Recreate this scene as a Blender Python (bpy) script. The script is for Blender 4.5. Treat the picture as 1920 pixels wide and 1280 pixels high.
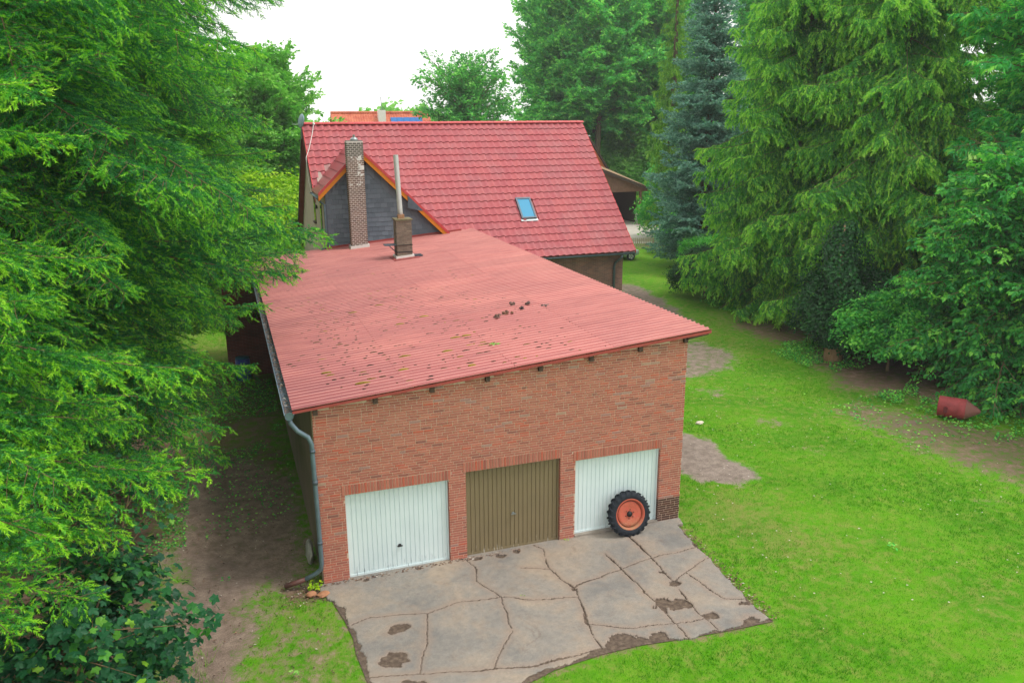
import bpy, math, random
import numpy as np
from mathutils import Matrix, Vector, Euler

# ------------------------------------------------------------------ camera, world, sun, exposure
sc = bpy.context.scene
for o in list(bpy.data.objects):
    bpy.data.objects.remove(o)
COL = sc.collection
PI = math.pi
R = math.radians

yaw, pit, rol = .337, -.266, -.005
fw = Vector((math.sin(yaw)*math.cos(pit), math.cos(yaw)*math.cos(pit), math.sin(pit)))
r0 = Vector((math.cos(yaw), -math.sin(yaw), 0)); u0 = r0.cross(fw)
rt = r0*math.cos(rol) + u0*math.sin(rol); up = u0*math.cos(rol) - r0*math.sin(rol)
cd = bpy.data.cameras.new('camera'); cam = bpy.data.objects.new('camera', cd); COL.objects.link(cam)
cd.sensor_width = 36; cd.lens = 36*1533.667/1920; cd.clip_end = 3000; cd.clip_start = .1
mw = Matrix.Identity(4)
for i in range(3):
    mw[i][0] = rt[i]; mw[i][1] = up[i]; mw[i][2] = -fw[i]
mw[0][3], mw[1][3], mw[2][3] = -1.403, -17.046, 10.229
cam.matrix_world = mw
sc.camera = cam
CAM = np.array([-1.403, -17.046, 10.229])

SUN_EL, SUN_AZ = 60, 118          # azimuth: clockwise from +Y, the light comes from the camera side, right
w = bpy.data.worlds.new('World'); sc.world = w; w.use_nodes = True
nt = w.node_tree; N = nt.nodes; bg = N['Background']
sky = N.new('ShaderNodeTexSky'); sky.sky_type = 'NISHITA'; sky.sun_disc = False
sky.sun_elevation = R(SUN_EL); sky.sun_rotation = R(SUN_AZ); sky.dust_density = 4; sky.air_density = 1
# an even bright overcast deck over the clear sky
tc = N.new('ShaderNodeTexCoord'); nz = N.new('ShaderNodeTexNoise'); nz.inputs['Scale'].default_value = 1.6; nz.inputs['Detail'].default_value = 4
cr = N.new('ShaderNodeValToRGB')
cr.color_ramp.elements[0].color = (10.8, 10.75, 10.4, 1); cr.color_ramp.elements[1].color = (12.8, 12.7, 12.3, 1)
mx = N.new('ShaderNodeMix'); mx.data_type = 'RGBA'; mx.inputs[0].default_value = .93
nt.links.new(tc.outputs['Generated'], nz.inputs['Vector']); nt.links.new(nz.outputs['Fac'], cr.inputs['Fac'])
nt.links.new(sky.outputs['Color'], mx.inputs[6]); nt.links.new(cr.outputs['Color'], mx.inputs[7])
nt.links.new(mx.outputs[2], bg.inputs['Color']); bg.inputs['Strength'].default_value = .1
sl = bpy.data.lights.new('sun', 'SUN'); sl.energy = 1.8; sl.angle = R(14); sl.color = (1, .96, .9)
so = bpy.data.objects.new('sun', sl); COL.objects.link(so)
az = R(SUN_AZ); el = R(SUN_EL)
sdir = Vector((math.sin(az)*math.cos(el), math.cos(az)*math.cos(el), math.sin(el)))
so.rotation_euler = sdir.to_track_quat('Z', 'Y').to_euler(); so.location = sdir*60
sc.view_settings.view_transform = 'Standard'; sc.view_settings.look = 'None'
sc.view_settings.gamma = 1; sc.view_settings.use_curve_mapping = False
sc.view_settings.exposure = .3
sc.cycles.max_bounces = 6; sc.cycles.diffuse_bounces = 4; sc.cycles.glossy_bounces = 2
sc.cycles.transmission_bounces = 3; sc.cycles.use_denoising = True

# ------------------------------------------------------------------ helpers
def srgb(r, g, b, k=1.0):
    f = lambda c: ((c/255+.055)/1.055)**2.4 if c > 10 else c/255/12.92
    return (f(r)*k, f(g)*k, f(b)*k)

WORLD = {}
def link(o, parent=None):
    COL.objects.link(o)
    if parent is not None:
        o.parent = parent; o.matrix_parent_inverse = WORLD[parent.name].inverted()
    return o
def place(o, M=None):
    if M is not None: o.matrix_basis = M
    WORLD[o.name] = M.copy() if M is not None else Matrix.Identity(4)
    return o
def empty(name, loc, label, cat, group=None):
    o = bpy.data.objects.new(name, None); COL.objects.link(o); o.empty_display_size = .3
    place(o, Matrix.Translation(loc)); tag(o, label, cat, group); return o
def tag(o, label=None, cat=None, group=None, kind=None):
    if label: o['label'] = label
    if cat: o['category'] = cat
    if group: o['group'] = group
    if kind: o['kind'] = kind
    return o
def mobj(name, me, parent=None, M=None, mat=None):
    o = bpy.data.objects.new(name, me); link(o, parent); place(o, M)
    if mat is not None and not me.materials: me.materials.append(mat)
    return o
def copy_tree(o, name=None):
    c = o.copy(); COL.objects.link(c); WORLD[c.name] = WORLD[o.name].copy()
    for ch in o.children:
        k = copy_tree(ch); k.parent = c
    return c

def np_mesh(name, V, faces, mat, tint=None, smooth=False):
    """faces: list of int arrays (n,k); tint: list of float arrays, one per face array"""
    me = bpy.data.meshes.new(name)
    V = np.asarray(V, np.float32)
    faces = [np.asarray(f, np.int32) for f in faces if len(f)]
    me.vertices.add(len(V)); me.vertices.foreach_set('co', V.ravel())
    lv = np.concatenate([f.ravel() for f in faces])
    tot = np.concatenate([np.full(len(f), f.shape[1], np.int32) for f in faces])
    st = np.concatenate([[0], np.cumsum(tot)[:-1]]).astype(np.int32)
    me.loops.add(len(lv)); me.loops.foreach_set('vertex_index', lv)
    me.polygons.add(len(tot)); me.polygons.foreach_set('loop_start', st); me.polygons.foreach_set('loop_total', tot)
    me.polygons.foreach_set('use_smooth', np.full(len(tot), smooth, bool))
    if tint is not None:
        a = me.attributes.new('tint', 'FLOAT', 'FACE')
        a.data.foreach_set('value', np.concatenate([np.asarray(t, np.float32) for t in tint]))
    me.update(calc_edges=True)
    if mat is not None: me.materials.append(mat)
    return me

class MB:
    def __init__(s): s.v = []; s.f = []; s.t = []
    def add(s, vs, fs, t=0.):
        n = len(s.v); s.v += [tuple(v) for v in vs]
        for f in fs: s.f.append(tuple(i+n for i in f)); s.t.append(t)
        return s
    def box(s, a, b, t=0., M=None):
        x0, y0, z0 = a; x1, y1, z1 = b
        vs = [(x0,y0,z0),(x1,y0,z0),(x1,y1,z0),(x0,y1,z0),(x0,y0,z1),(x1,y0,z1),(x1,y1,z1),(x0,y1,z1)]
        if M is not None: vs = [M @ Vector(v) for v in vs]
        return s.add(vs, [(0,3,2,1),(4,5,6,7),(0,1,5,4),(1,2,6,5),(2,3,7,6),(3,0,4,7)], t)
    def prism(s, poly, axis, a, b, t=0.):
        """poly: 2D points; axis 'x': (y,z) 'y': (x,z) 'z': (x,y)"""
        P = {'x': lambda p, c: (c, p[0], p[1]), 'y': lambda p, c: (p[0], c, p[1]), 'z': lambda p, c: (p[0], p[1], c)}[axis]
        n = len(poly)
        vs = [P(p, a) for p in poly] + [P(p, b) for p in poly]
        fs = [tuple(range(n))[::-1], tuple(range(n, 2*n))] + [(i, (i+1) % n, n+(i+1) % n, n+i) for i in range(n)]
        return s.add(vs, fs, t)
    def tube(s, pts, rad, n=8, t=0., caps=True):
        pts = [Vector(p) for p in pts]; m = len(pts)
        if not hasattr(rad, '__len__'): rad = [rad]*m
        vs = []; prev = None
        for i, p in enumerate(pts):
            d = (pts[min(i+1, m-1)] - pts[max(i-1, 0)]).normalized()
            if prev is None:
                a = d.orthogonal().normalized()
            else:
                a = (prev - d*prev.dot(d)); a = a.normalized() if a.length > 1e-6 else d.orthogonal().normalized()
            prev = a; b = d.cross(a)
            for k in range(n):
                q = 2*PI*k/n; vs.append(p + (a*math.cos(q) + b*math.sin(q))*rad[i])
        fs = [(i*n+k, i*n+(k+1) % n, (i+1)*n+(k+1) % n, (i+1)*n+k) for i in range(m-1) for k in range(n)]
        if caps: fs += [tuple(range(n))[::-1], tuple(range((m-1)*n, m*n))]
        return s.add(vs, fs, t)
    def lathe(s, prof, n=32, M=None, t=0.):
        """prof: (r, z) list about z"""
        vs = []
        for r, z in prof:
            for k in range(n):
                q = 2*PI*k/n; v = Vector((r*math.cos(q), r*math.sin(q), z)); vs.append(M @ v if M is not None else v)
        m = len(prof)
        fs = [(i*n+k, i*n+(k+1) % n, (i+1)*n+(k+1) % n, (i+1)*n+k) for i in range(m-1) for k in range(n)]
        return s.add(vs, fs, t)
    def build(s, name, mat, parent=None, smooth=False, M=None):
        me = bpy.data.meshes.new(name); me.from_pydata(s.v, [], s.f)
        a = me.attributes.new('tint', 'FLOAT', 'FACE'); a.data.foreach_set('value', np.array(s.t, np.float32))
        if smooth:
            me.polygons.foreach_set('use_smooth', np.ones(len(s.f), bool))
        me.materials.append(mat); me.update()
        return mobj(name, me, parent, M)

# ------------------------------------------------------------------ materials
class NT:
    def __init__(s, name):
        s.m = bpy.data.materials.new(name); s.m.use_nodes = True; s.t = s.m.node_tree; s.n = s.t.nodes
        s.b = s.n['Principled BSDF']; s.out = s.n['Material Output']
    def new(s, typ, **k):
        n = s.n.new('ShaderNode'+typ)
        for a, v in k.items(): setattr(n, a, v)
        return n
    def l(s, a, b): s.t.links.new(a, b)
    def coord(s, what='Object'):
        c = s.new('TexCoord'); return c.outputs[what]
    def pos(s): return s.new('NewGeometry').outputs['Position']
    def noise(s, scale, vec=None, detail=4, rough=.55, dist=0):
        n = s.new('TexNoise'); n.inputs['Scale'].default_value = scale; n.inputs['Detail'].default_value = detail
        n.inputs['Roughness'].default_value = rough; n.inputs['Distortion'].default_value = dist
        s.l(vec if vec is not None else s.pos(), n.inputs['Vector']); return n.outputs['Fac']
    def ramp(s, fac, stops, interp='LINEAR'):
        r = s.new('ValToRGB'); e = r.color_ramp; e.interpolation = interp
        while len(e.elements) < len(stops): e.elements.new(.5)
        for q, (p, c) in zip(e.elements, stops):
            q.position = p; q.color = (*c[:3], 1) if hasattr(c, '__len__') else (c, c, c, 1)
        s.l(fac, r.inputs['Fac']); return r.outputs['Color']
    def mix(s, fac, a, b, mode='MIX'):
        n = s.new('Mix', data_type='RGBA', blend_type=mode)
        for sock, v in ((n.inputs[0], fac), (n.inputs[6], a), (n.inputs[7], b)):
            if hasattr(v, 'is_output'): s.l(v, sock)
            elif hasattr(v, '__len__'): sock.default_value = (*v[:3], 1)
            else: sock.default_value = v
        return n.outputs[2]
    def math(s, op, a, b=0., clamp=False):
        n = s.new('Math', operation=op, use_clamp=clamp)
        for i, v in enumerate((a, b)):
            if hasattr(v, 'is_output'): s.l(v, n.inputs[i])
            else: n.inputs[i].default_value = v
        return n.outputs[0]
    def attr(s, name): return s.new('Attribute', attribute_name=name).outputs['Fac']
    def bump(s, h, strength=.3, dist=.01):
        b = s.new('Bump'); b.inputs['Strength'].default_value = strength; b.inputs['Distance'].default_value = dist
        s.l(h, b.inputs['Height']); s.l(b.outputs['Normal'], s.b.inputs['Normal'])
    def set(s, col=None, rough=.7, metal=0., spec=.5):
        if col is not None:
            if hasattr(col, 'is_output'): s.l(col, s.b.inputs['Base Color'])
            else: s.b.inputs['Base Color'].default_value = (*col[:3], 1)
        if hasattr(rough, 'is_output'): s.l(rough, s.b.inputs['Roughness'])
        else: s.b.inputs['Roughness'].default_value = rough
        s.b.inputs['Metallic'].default_value = metal; s.b.inputs['Specular IOR Level'].default_value = spec
        return s.m

MATS = {}
def plain(name, col, rough=.7, metal=0., var=.12, scale=6, spec=.4, bump=.0):
    """a plain painted or raw surface with fine uneven tone"""
    k = NT(name); n = k.noise(scale, detail=6, rough=.65)
    c = k.ramp(n, [(.25, tuple(x*(1-var) for x in col)), (.75, tuple(min(1, x*(1+var)) for x in col))])
    if bump: k.bump(n, bump, .01)
    MATS[name] = k.set(c, rough, metal, spec); return MATS[name]

def leaf_mat(name, stops, trans=.3, rough=.5, spec=.3):
    k = NT(name)
    orr = k.new('ObjectInfo').outputs['Random']
    c = k.ramp(k.math('ADD', k.attr('tint'), k.math('MULTIPLY', k.math('SUBTRACT', orr, .5), .2)), stops)
    k.set(c, rough, 0, spec)
    tr = k.new('BsdfTranslucent'); k.l(k.mix(1., c, (.86, 1.22, .6), 'MULTIPLY'), tr.inputs['Color'])
    ms = k.new('MixShader'); ms.inputs[0].default_value = trans
    k.l(k.b.outputs[0], ms.inputs[1]); k.l(tr.outputs[0], ms.inputs[2]); k.l(ms.outputs[0], k.out.inputs['Surface'])
    return k.m

def brick_mat():
    k = NT('clinker_brick')
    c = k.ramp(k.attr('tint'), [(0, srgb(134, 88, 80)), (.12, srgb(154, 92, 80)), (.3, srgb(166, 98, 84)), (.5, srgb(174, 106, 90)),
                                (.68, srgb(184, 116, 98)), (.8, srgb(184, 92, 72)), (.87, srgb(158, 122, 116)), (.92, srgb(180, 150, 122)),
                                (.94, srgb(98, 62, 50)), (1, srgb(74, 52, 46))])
    n = k.noise(38, detail=5, rough=.7)
    c = k.mix(.5, c, k.ramp(n, [(.3, (.7, .7, .71)), (.7, (1.2, 1.18, 1.17))]), 'MULTIPLY')
    big = k.noise(.7, detail=5)
    c = k.mix(k.ramp(big, [(.45, 0.), (.75, .35)]), c, srgb(150, 108, 92))
    k.bump(n, .35, .006)
    return k.set(c, .8, 0, .3)
M_BRICK = brick_mat()
def oldbrick_mat(name, stops):
    k = NT(name); c = k.ramp(k.attr('tint'), stops)
    n = k.noise(30, detail=5, rough=.7)
    c = k.mix(.5, c, k.ramp(n, [(.3, (.5, .5, .5)), (.7, (1.3, 1.3, 1.3))]), 'MULTIPLY')
    k.bump(n, .4, .008); return k.set(c, .85, 0, .3)
M_CHIM = oldbrick_mat('chimney_brick', [(0, srgb(108, 88, 80)), (.35, srgb(128, 106, 96)), (.6, srgb(142, 118, 106)), (.8, srgb(120, 98, 88)), (.9, srgb(90, 84, 76)), (1, srgb(104, 100, 90))])
M_CHIM2 = oldbrick_mat('weathered_chimney_brick', [(0, srgb(122, 110, 98)), (.5, srgb(134, 120, 106)), (1, srgb(148, 134, 118))])
M_MORTAR = plain('mortar', srgb(204, 178, 158), .9, var=.2, scale=18, bump=.3)
M_MORTARW = plain('pale_mortar', srgb(222, 214, 208), .9, var=.15, scale=14, bump=.3)
M_MORTARD = plain('grey_mortar', srgb(140, 130, 120), .9, var=.2, scale=14)
M_ZINC = plain('zinc', srgb(104, 122, 134), .42, .3, .25, 5)
M_ZINCD = plain('dark_zinc', srgb(86, 98, 110), .45, .25, .2, 5)
M_BROWNPIPE = plain('brown_plastic_pipe', srgb(96, 62, 56), .5, 0, .2, 8)
M_WOODD = plain('dark_wood', srgb(70, 54, 44), .8, 0, .3, 9)
M_WOODB = plain('brown_boards', srgb(132, 96, 80), .8, 0, .22, 3)
M_ORANGE = plain('orange_stained_board', srgb(226, 140, 26), .55, 0, .15, 4)
M_WHITE = plain('white_flashing', srgb(226, 226, 222), .6, 0, .1, 9)
M_BLACK = plain('black_plastic', srgb(28, 28, 30), .5, 0, .2, 9)
M_STEEL = plain('galvanised_steel', srgb(150, 158, 160), .4, .7, .25, 12)

def roof_sheet_mat():
    k = NT('painted_corrugated_sheet'); p = k.pos()
    big = k.noise(.35, p, 5); fine = k.noise(9, p, 6, .7)
    mp = k.new('Mapping'); mp.inputs['Scale'].default_value = (1.0, 9.0, 1); k.l(p, mp.inputs['Vector'])
    streak = k.noise(.9, mp.outputs['Vector'], 6, .65)
    c = k.ramp(big, [(.3, srgb(164, 88, 86)), (.55, srgb(178, 102, 96)), (.75, srgb(186, 112, 102))])
    c = k.mix(k.ramp(streak, [(.48, 0.), (.74, .75)]), c, srgb(146, 78, 78))
    c = k.mix(k.ramp(fine, [(.6, 0.), (.75, .35)]), c, srgb(150, 84, 78))
    sep = k.new('SeparateXYZ'); k.l(p, sep.inputs[0])
    gr_ = k.math('MULTIPLY', k.ramp(k.math('ADD', k.math('MULTIPLY', sep.outputs['X'], .1), k.math('MULTIPLY', big, .6)), [(.2, .75), (.85, 0.)]), k.ramp(streak, [(.3, .35), (.6, 1.)]))
    c = k.mix(gr_, c, srgb(142, 80, 84))
    oc = k.new('SeparateXYZ'); k.l(k.coord('Object'), oc.inputs[0])      # light on the crests painted in as pale lines, broken up like worn paint
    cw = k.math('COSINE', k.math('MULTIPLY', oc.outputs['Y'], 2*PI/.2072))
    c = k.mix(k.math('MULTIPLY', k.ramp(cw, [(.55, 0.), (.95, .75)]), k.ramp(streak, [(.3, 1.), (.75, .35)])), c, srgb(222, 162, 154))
    orr = k.new('ObjectInfo').outputs['Random']
    c = k.mix(.35, c, k.ramp(orr, [(0, (.76, .76, .78)), (1, (1.16, 1.14, 1.12))]), 'MULTIPLY')
    return k.set(c, .55, 0, .35)
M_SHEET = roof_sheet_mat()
M_SHEETTRIM = plain('red_verge_trim', srgb(160, 70, 66), .5, 0, .15, 4)

def tile_mat():
    k = NT('engobed_roof_tile'); p = k.pos()
    orr = k.new('ObjectInfo').outputs['Random']
    t = k.attr('tint')
    c = k.ramp(t, [(0, srgb(162, 74, 82)), (.5, srgb(174, 84, 90)), (.85, srgb(182, 92, 94)), (1, srgb(170, 128, 124))])
    n = k.noise(1.0, p, 6, .6)
    c = k.mix(k.ramp(n, [(.42, 0.), (.7, .55)]), c, srgb(164, 106, 110))
    f = k.noise(24, p, 4, .7)
    c = k.mix(k.ramp(f, [(.58, 0.), (.8, .4)]), c, srgb(120, 72, 70))
    return k.set(c, .5, 0, .4)
M_TILE = tile_mat()
M_RIDGE = plain('ridge_tile_red', srgb(198, 70, 72), .4, 0, .15, 3)
M_SLATE = NT('slate_shingle')
_c = M_SLATE.ramp(M_SLATE.attr('tint'), [(0, srgb(92, 105, 117)), (.5, srgb(101, 114, 126)), (1, srgb(110, 123, 135))])
_n = M_SLATE.noise(22, detail=5); M_SLATE.bump(_n, .2, .004)
M_SLATE = M_SLATE.set(_c, .55, 0, .4)

def plaster_mat(name, col, stain, lo, hi):
    k = NT(name); n = k.noise(.8, detail=6); f = k.noise(40, detail=4)
    c = k.mix(k.ramp(n, [(.4, 0.), (.7, .6)]), col, stain)
    k.bump(f, .3, .006); return k.set(c, .9, 0, .2)
M_PLASTER = plaster_mat('beige_render', srgb(184, 164, 154), srgb(162, 144, 136), 0, 1)
M_PLASTERG = plaster_mat('stained_grey_render', srgb(128, 112, 100), srgb(98, 98, 72), 0, 1)
def brickwall_far(name, c1, c2, mo, sx=4.0, scale=1.0):
    k = NT(name); b = k.new('TexBrick'); mp = k.new('Mapping'); mp.inputs['Rotation'].default_value = (R(90), 0, 0)
    k.l(k.pos(), mp.inputs['Vector']); k.l(mp.outputs['Vector'], b.inputs['Vector'])
    b.inputs['Scale'].default_value = 1; b.inputs['Brick Width'].default_value = .25; b.inputs['Row Height'].default_value = .0625
    b.inputs['Mortar Size'].default_value = .005
    b.inputs['Color1'].default_value = (*c1, 1); b.inputs['Color2'].default_value = (*c2, 1); b.inputs['Mortar'].default_value = (*mo, 1)
    n = k.noise(2.2, detail=6)
    c = k.mix(.6, b.outputs['Color'], k.ramp(n, [(.3, (.7, .7, .7)), (.7, (1.25, 1.2, 1.2))]), 'MULTIPLY')
    return k.set(c, .85, 0, .3)
M_HBRICK = brickwall_far('brown_house_brick', srgb(138, 98, 88), srgb(110, 82, 78), srgb(160, 140, 128))
M_DARKBRICK = brickwall_far('dark_red_brick', srgb(132, 66, 56), srgb(112, 56, 50), srgb(130, 110, 100))  # a darker red brick for the plain walls and the crate

def glass_mat(name, col, rough=.05):
    k = NT(name); m = k.set(col, rough, 0, .8); return m
M_GLASS = glass_mat('window_glass', srgb(40, 52, 60))
M_SKYGLASS = glass_mat('skylight_glass', srgb(56, 148, 190), .08)

def concrete_mat():
    k = NT('cracked_concrete'); p = k.pos()
    big = k.noise(.55, p, 6, .6, .4); mid = k.noise(2.2, p, 7, .68); fine = k.noise(60, p, 5, .7)
    c = k.ramp(big, [(.36, srgb(124, 122, 119)), (.52, srgb(142, 137, 130)), (.66, srgb(160, 147, 132))])
    c = k.mix(k.ramp(mid, [(.48, 0.), (.7, .6)]), c, srgb(148, 134, 120))
    c = k.mix(.7, c, k.ramp(k.noise(7, p, 8, .72), [(.3, (.74, .74, .75)), (.7, (1.2, 1.18, 1.15))]), 'MULTIPLY')
    c = k.mix(k.ramp(k.noise(19, p, 5, .7), [(.6, 0.), (.7, .5)]), c, srgb(96, 90, 86))
    st = k.noise(1.1, p, 8, .75, 1.2)
    c = k.mix(k.ramp(st, [(.6, 0.), (.72, .55)]), c, srgb(110, 92, 80))
    c = k.mix(k.attr('edge'), c, srgb(148, 130, 116))
    c = k.mix(.6, c, k.ramp(fine, [(.3, (.6, .6, .6)), (.7, (1.3, 1.3, 1.3))]), 'MULTIPLY')
    k.bump(mid, .35, .02)
    return k.set(c, .88, 0, .25)
M_CONC = concrete_mat()

def ground_mat():
    k = NT('lawn_and_soil'); p = k.pos()
    d = k.attr('dirt'); dry = k.attr('dry'); sand = k.attr('sand')
    n1 = k.noise(.45, p, 6, .6); n2 = k.noise(3.2, p, 7, .7); n3 = k.noise(26, p, 5, .75); n4 = k.noise(110, p, 3, .7)
    g = k.ramp(n1, [(.3, srgb(68, 130, 18)), (.5, srgb(88, 152, 20)), (.7, srgb(108, 162, 30))])
    g = k.mix(k.ramp(k.noise(.9, p, 5, .65), [(.46, 0.), (.66, .35)]), g, srgb(66, 112, 22))
    g = k.mix(k.ramp(n2, [(.42, 0.), (.72, .75)]), g, srgb(134, 152, 66))
    yel = k.math('ADD', dry, k.math('MULTIPLY', k.math('SUBTRACT', n2, .5), 1.4), True)
    g = k.mix(k.ramp(yel, [(.25, 0.), (.8, .8)]), g, srgb(142, 138, 82))
    g = k.mix(.75, g, k.ramp(n4, [(.3, (.5, .52, .45)), (.7, (1.45, 1.4, 1.4))]), 'MULTIPLY')
    s = k.ramp(n2, [(.3, srgb(94, 74, 62)), (.5, srgb(132, 108, 92)), (.7, srgb(160, 138, 118))])
    s = k.mix(k.ramp(n1, [(.4, 0.), (.65, .6)]), s, srgb(104, 88, 82))
    s = k.mix(sand, s, k.ramp(n2, [(.3, srgb(120, 108, 100)), (.7, srgb(168, 156, 146))]))
    s = k.mix(.7, s, k.ramp(n3, [(.3, (.55, .55, .55)), (.7, (1.35, 1.3, 1.25))]), 'MULTIPLY')
    f = k.math('ADD', d, k.math('MULTIPLY', k.math('SUBTRACT', n2, .5), 1.5))
    f = k.math('ADD', f, k.math('MULTIPLY', k.math('SUBTRACT', n3, .5), 1.3))
    c = k.mix(k.ramp(f, [(.36, 0.), (.74, 1.)]), g, s)
    k.bump(k.math('ADD', n3, n4), .6, .03)
    return k.set(c, .95, 0, .12)
M_GROUND = ground_mat()
M_SOIL = NT('joint_soil')
_n = M_SOIL.noise(9, detail=7, rough=.7)
_c = M_SOIL.ramp(_n, [(.3, srgb(72, 62, 55)), (.5, srgb(98, 85, 75)), (.7, srgb(124, 110, 96))]); M_SOIL.bump(_n, .6, .02)
M_SOIL = M_SOIL.set(_c, .95, 0, .1)
def bark_mat(name, a, b):
    k = NT(name); mp = k.new('Mapping'); mp.inputs['Scale'].default_value = (6, 6, 1.2); k.l(k.pos(), mp.inputs['Vector'])
    n = k.noise(2.2, mp.outputs['Vector'], 7, .7); k.bump(n, .7, .04)
    return k.set(k.ramp(n, [(.3, a), (.7, b)]), .95, 0, .15)
M_BARK = bark_mat('conifer_bark', srgb(72, 58, 48), srgb(128, 110, 96))
M_BARKT = bark_mat('pale_trunk_bark', srgb(96, 82, 66), srgb(152, 132, 108))
M_TWIG = bark_mat('dry_twigs', srgb(88, 72, 54), srgb(142, 122, 94))

# ------------------------------------------------------------------ ground
rng = np.random.default_rng(7); random.seed(7)
def grid_axis(lo, hi, step, far):
    a = list(np.arange(lo, hi+1e-6, step)); s = step
    x = a[0]
    left = []
    while x > -far: s *= 1.35; x -= s; left.append(x)
    s = step; x = a[-1]; right = []
    while x < far: s *= 1.35; x += s; right.append(x)
    return np.array(left[::-1] + a + right)
def poly_sd(px, py, poly):
    """signed distance, positive inside"""
    poly = np.array(poly); d = np.full(px.shape, 1e9); ins = np.zeros(px.shape, bool)
    for i in range(len(poly)):
        a = poly[i]; b = poly[(i+1) % len(poly)]; e = b-a
        t = np.clip(((px-a[0])*e[0] + (py-a[1])*e[1])/(e@e), 0, 1)
        d = np.minimum(d, np.hypot(px-a[0]-t*e[0], py-a[1]-t*e[1]))
        c = ((a[1] <= py) != (b[1] <= py))
        ins ^= c & (px < a[0] + (py-a[1])/(b[1]-a[1]+1e-12)*e[0])
    return np.where(ins, d, -d)
def wob(x, y, s=1., seed=0):
    r = np.random.default_rng(seed); o = np.zeros_like(x)
    for i in range(7):
        k = r.normal(0, 1, 2)*s*(1+.5*i); o = o + np.sin(k[0]*x + k[1]*y + r.uniform(0, 6.3))/(1+.4*i)
    return o/2.2

APRON = [(-0.03,-0.03),(0.1,-0.82),(0.23,-1.5),(0.31,-2.22),(0.29,-2.76),(0.36,-3.72),(0.38,-4.19),(0.9,-4.45),(2.07,-4.64),(3.2,-4.73),(3.81,-4.54),(4.89,-4.41),(5.72,-4.41),(6.75,-4.53),(7.85,-4.6),(8.75,-4.63),(8.71,-4.13),(8.75,-3.38),(8.81,-2.31),(8.95,-1.15),(9.03,-0.03)]
DIRT = [ # polygon, softness, strength, sand
 ([(-3.51,9.32),(-1.11,8.45),(-0.02,5.94),(0.01,0.87),(-0.58,-0.13),(-1.36,0.38),(-1.56,-1.45),(-1.7,-3.4),(-3.9,-3.0),(-3.53,1.16)], .9, .95, .45),
 ([(-14,-9),(-4,-9),(-3.4,0),(-3.3,10),(-3,18),(-14,20)], .8, .9, 0),
 ([(-3.4,8),(0.1,6),(0.1,17.4),(-3.4,17.4)], .8, .62, 0),
 ([(12.71,5.61),(12.87,4.29),(12.81,2.71),(13.0,1.62),(12.0,1.32),(11.3,1.8),(10.4,3.4),(10.3,5.6)], .35, 1.0, 1.0),
 ([(19.08,15.9),(19.77,15.13),(19.89,13.13),(18.36,11.07),(15.5,10.0),(15.5,14)], .8, .75, .7),
 ([(22.53,29.42),(23.2,28.4),(21.9,21.65),(20.88,16.87),(19.4,16.69),(20.0,22.07),(21.4,30)], .5, .85, .7),
 ([(23.97,19.38),(24.96,17.72),(26.66,15.87),(25,13.38),(22.36,13.6),(22.2,16.77)], .9, .72, 0),
 ([(18.2,5.48),(20.43,6.8),(21.5,4.8),(22.4,2.9),(24,0.74),(23,-4),(19.4,-1.87),(19.0,-0.65),(18.7,0.56),(18.5,3.0)], 1.1, .66, .1),
 ([(20.5,7.5),(24,3),(30,-4),(40,-4),(40,30),(31,30),(27,21),(26.5,15),(22.6,12)], 1.2, .8, 0),
 ([(15.2,9.3),(16.4,9),(16.2,8),(15.3,8.2)], .5, .6, .5), ([(15.6,5.9),(16.6,5.2),(16.3,4.5),(15.5,5)], .5, .55, .5),
 ([(15.4,3),(16.3,2.7),(16.2,2.1),(15.3,2.3)], .5, .5, .3), ([(17.4,-1.6),(18.2,-2.1),(17.6,-2.6),(17.2,-2.2)], .4, .55, .2),
 ([(-1.1,.35),(.05,.4),(.12,-.75),(-.9,-.45)], .3, .8, 0),
 ([(-2,-.8),(.1,-.6),(.3,-5.5),(-2,-5.5)], .8, .46, .3),
]
gx = grid_axis(-6, 26, .2, 900); gy = grid_axis(-8, 26, .2, 900)
GX, GY = np.meshgrid(gx, gy)
def masks(X, Y):
    d = np.zeros(X.shape); s = np.zeros(X.shape)
    for poly, soft, k, sd in DIRT:
        m = np.clip(poly_sd(X + .25*wob(X, Y, 1.2, 3), Y + .25*wob(X, Y, 1.2, 4), poly)/(soft*1.7) + .5, 0, 1)*k
        s = np.where(m > d, sd, s); d = np.maximum(d, m)
    e = poly_sd(X, Y, APRON)
    d = np.maximum(d, np.clip(1 - np.abs(e)/.28, 0, 1)*.62)
    dry = .18 + .16*wob(X, Y, .35, 5) + .5*np.clip(1 - np.abs(X-11.0)/2.2, 0, 1)*np.clip((3-np.abs(Y+0.0))/3, 0, 1)
    dry += np.exp(-(((X-11.3)/1.0)**2 + ((Y+2.3)/1.0)**2))*.3
    dry += np.clip((Y-9)/6, 0, 1)*.22*np.clip((24-Y)/6, 0, 1)
    dry += np.clip((1.5-X)/2, 0, 1)*.25
    return d, s, dry
D_, S_, Y_ = masks(GX, GY)
Z_ = .02*wob(GX, GY, .8, 9)*np.clip((30-np.hypot(GX-8, GY-5))/10, 0, 1)
Z_ = np.where(poly_sd(GX, GY, APRON) > -.3, -.0, Z_) - .03
ny, nx = GX.shape
idx = np.arange(nx*ny).reshape(ny, nx)
F = np.stack([idx[:-1, :-1], idx[:-1, 1:], idx[1:, 1:], idx[1:, :-1]], -1).reshape(-1, 4)
gm = np_mesh('ground', np.stack([GX, GY, Z_], -1).reshape(-1, 3), [F], M_GROUND, smooth=True)
for nm, arr in (('dirt', D_), ('sand', S_), ('dry', Y_)):
    gm.attributes.new(nm, 'FLOAT', 'POINT').data.foreach_set('value', arr.astype(np.float32).ravel())
tag(mobj('ground', gm), kind='structure')

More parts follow.
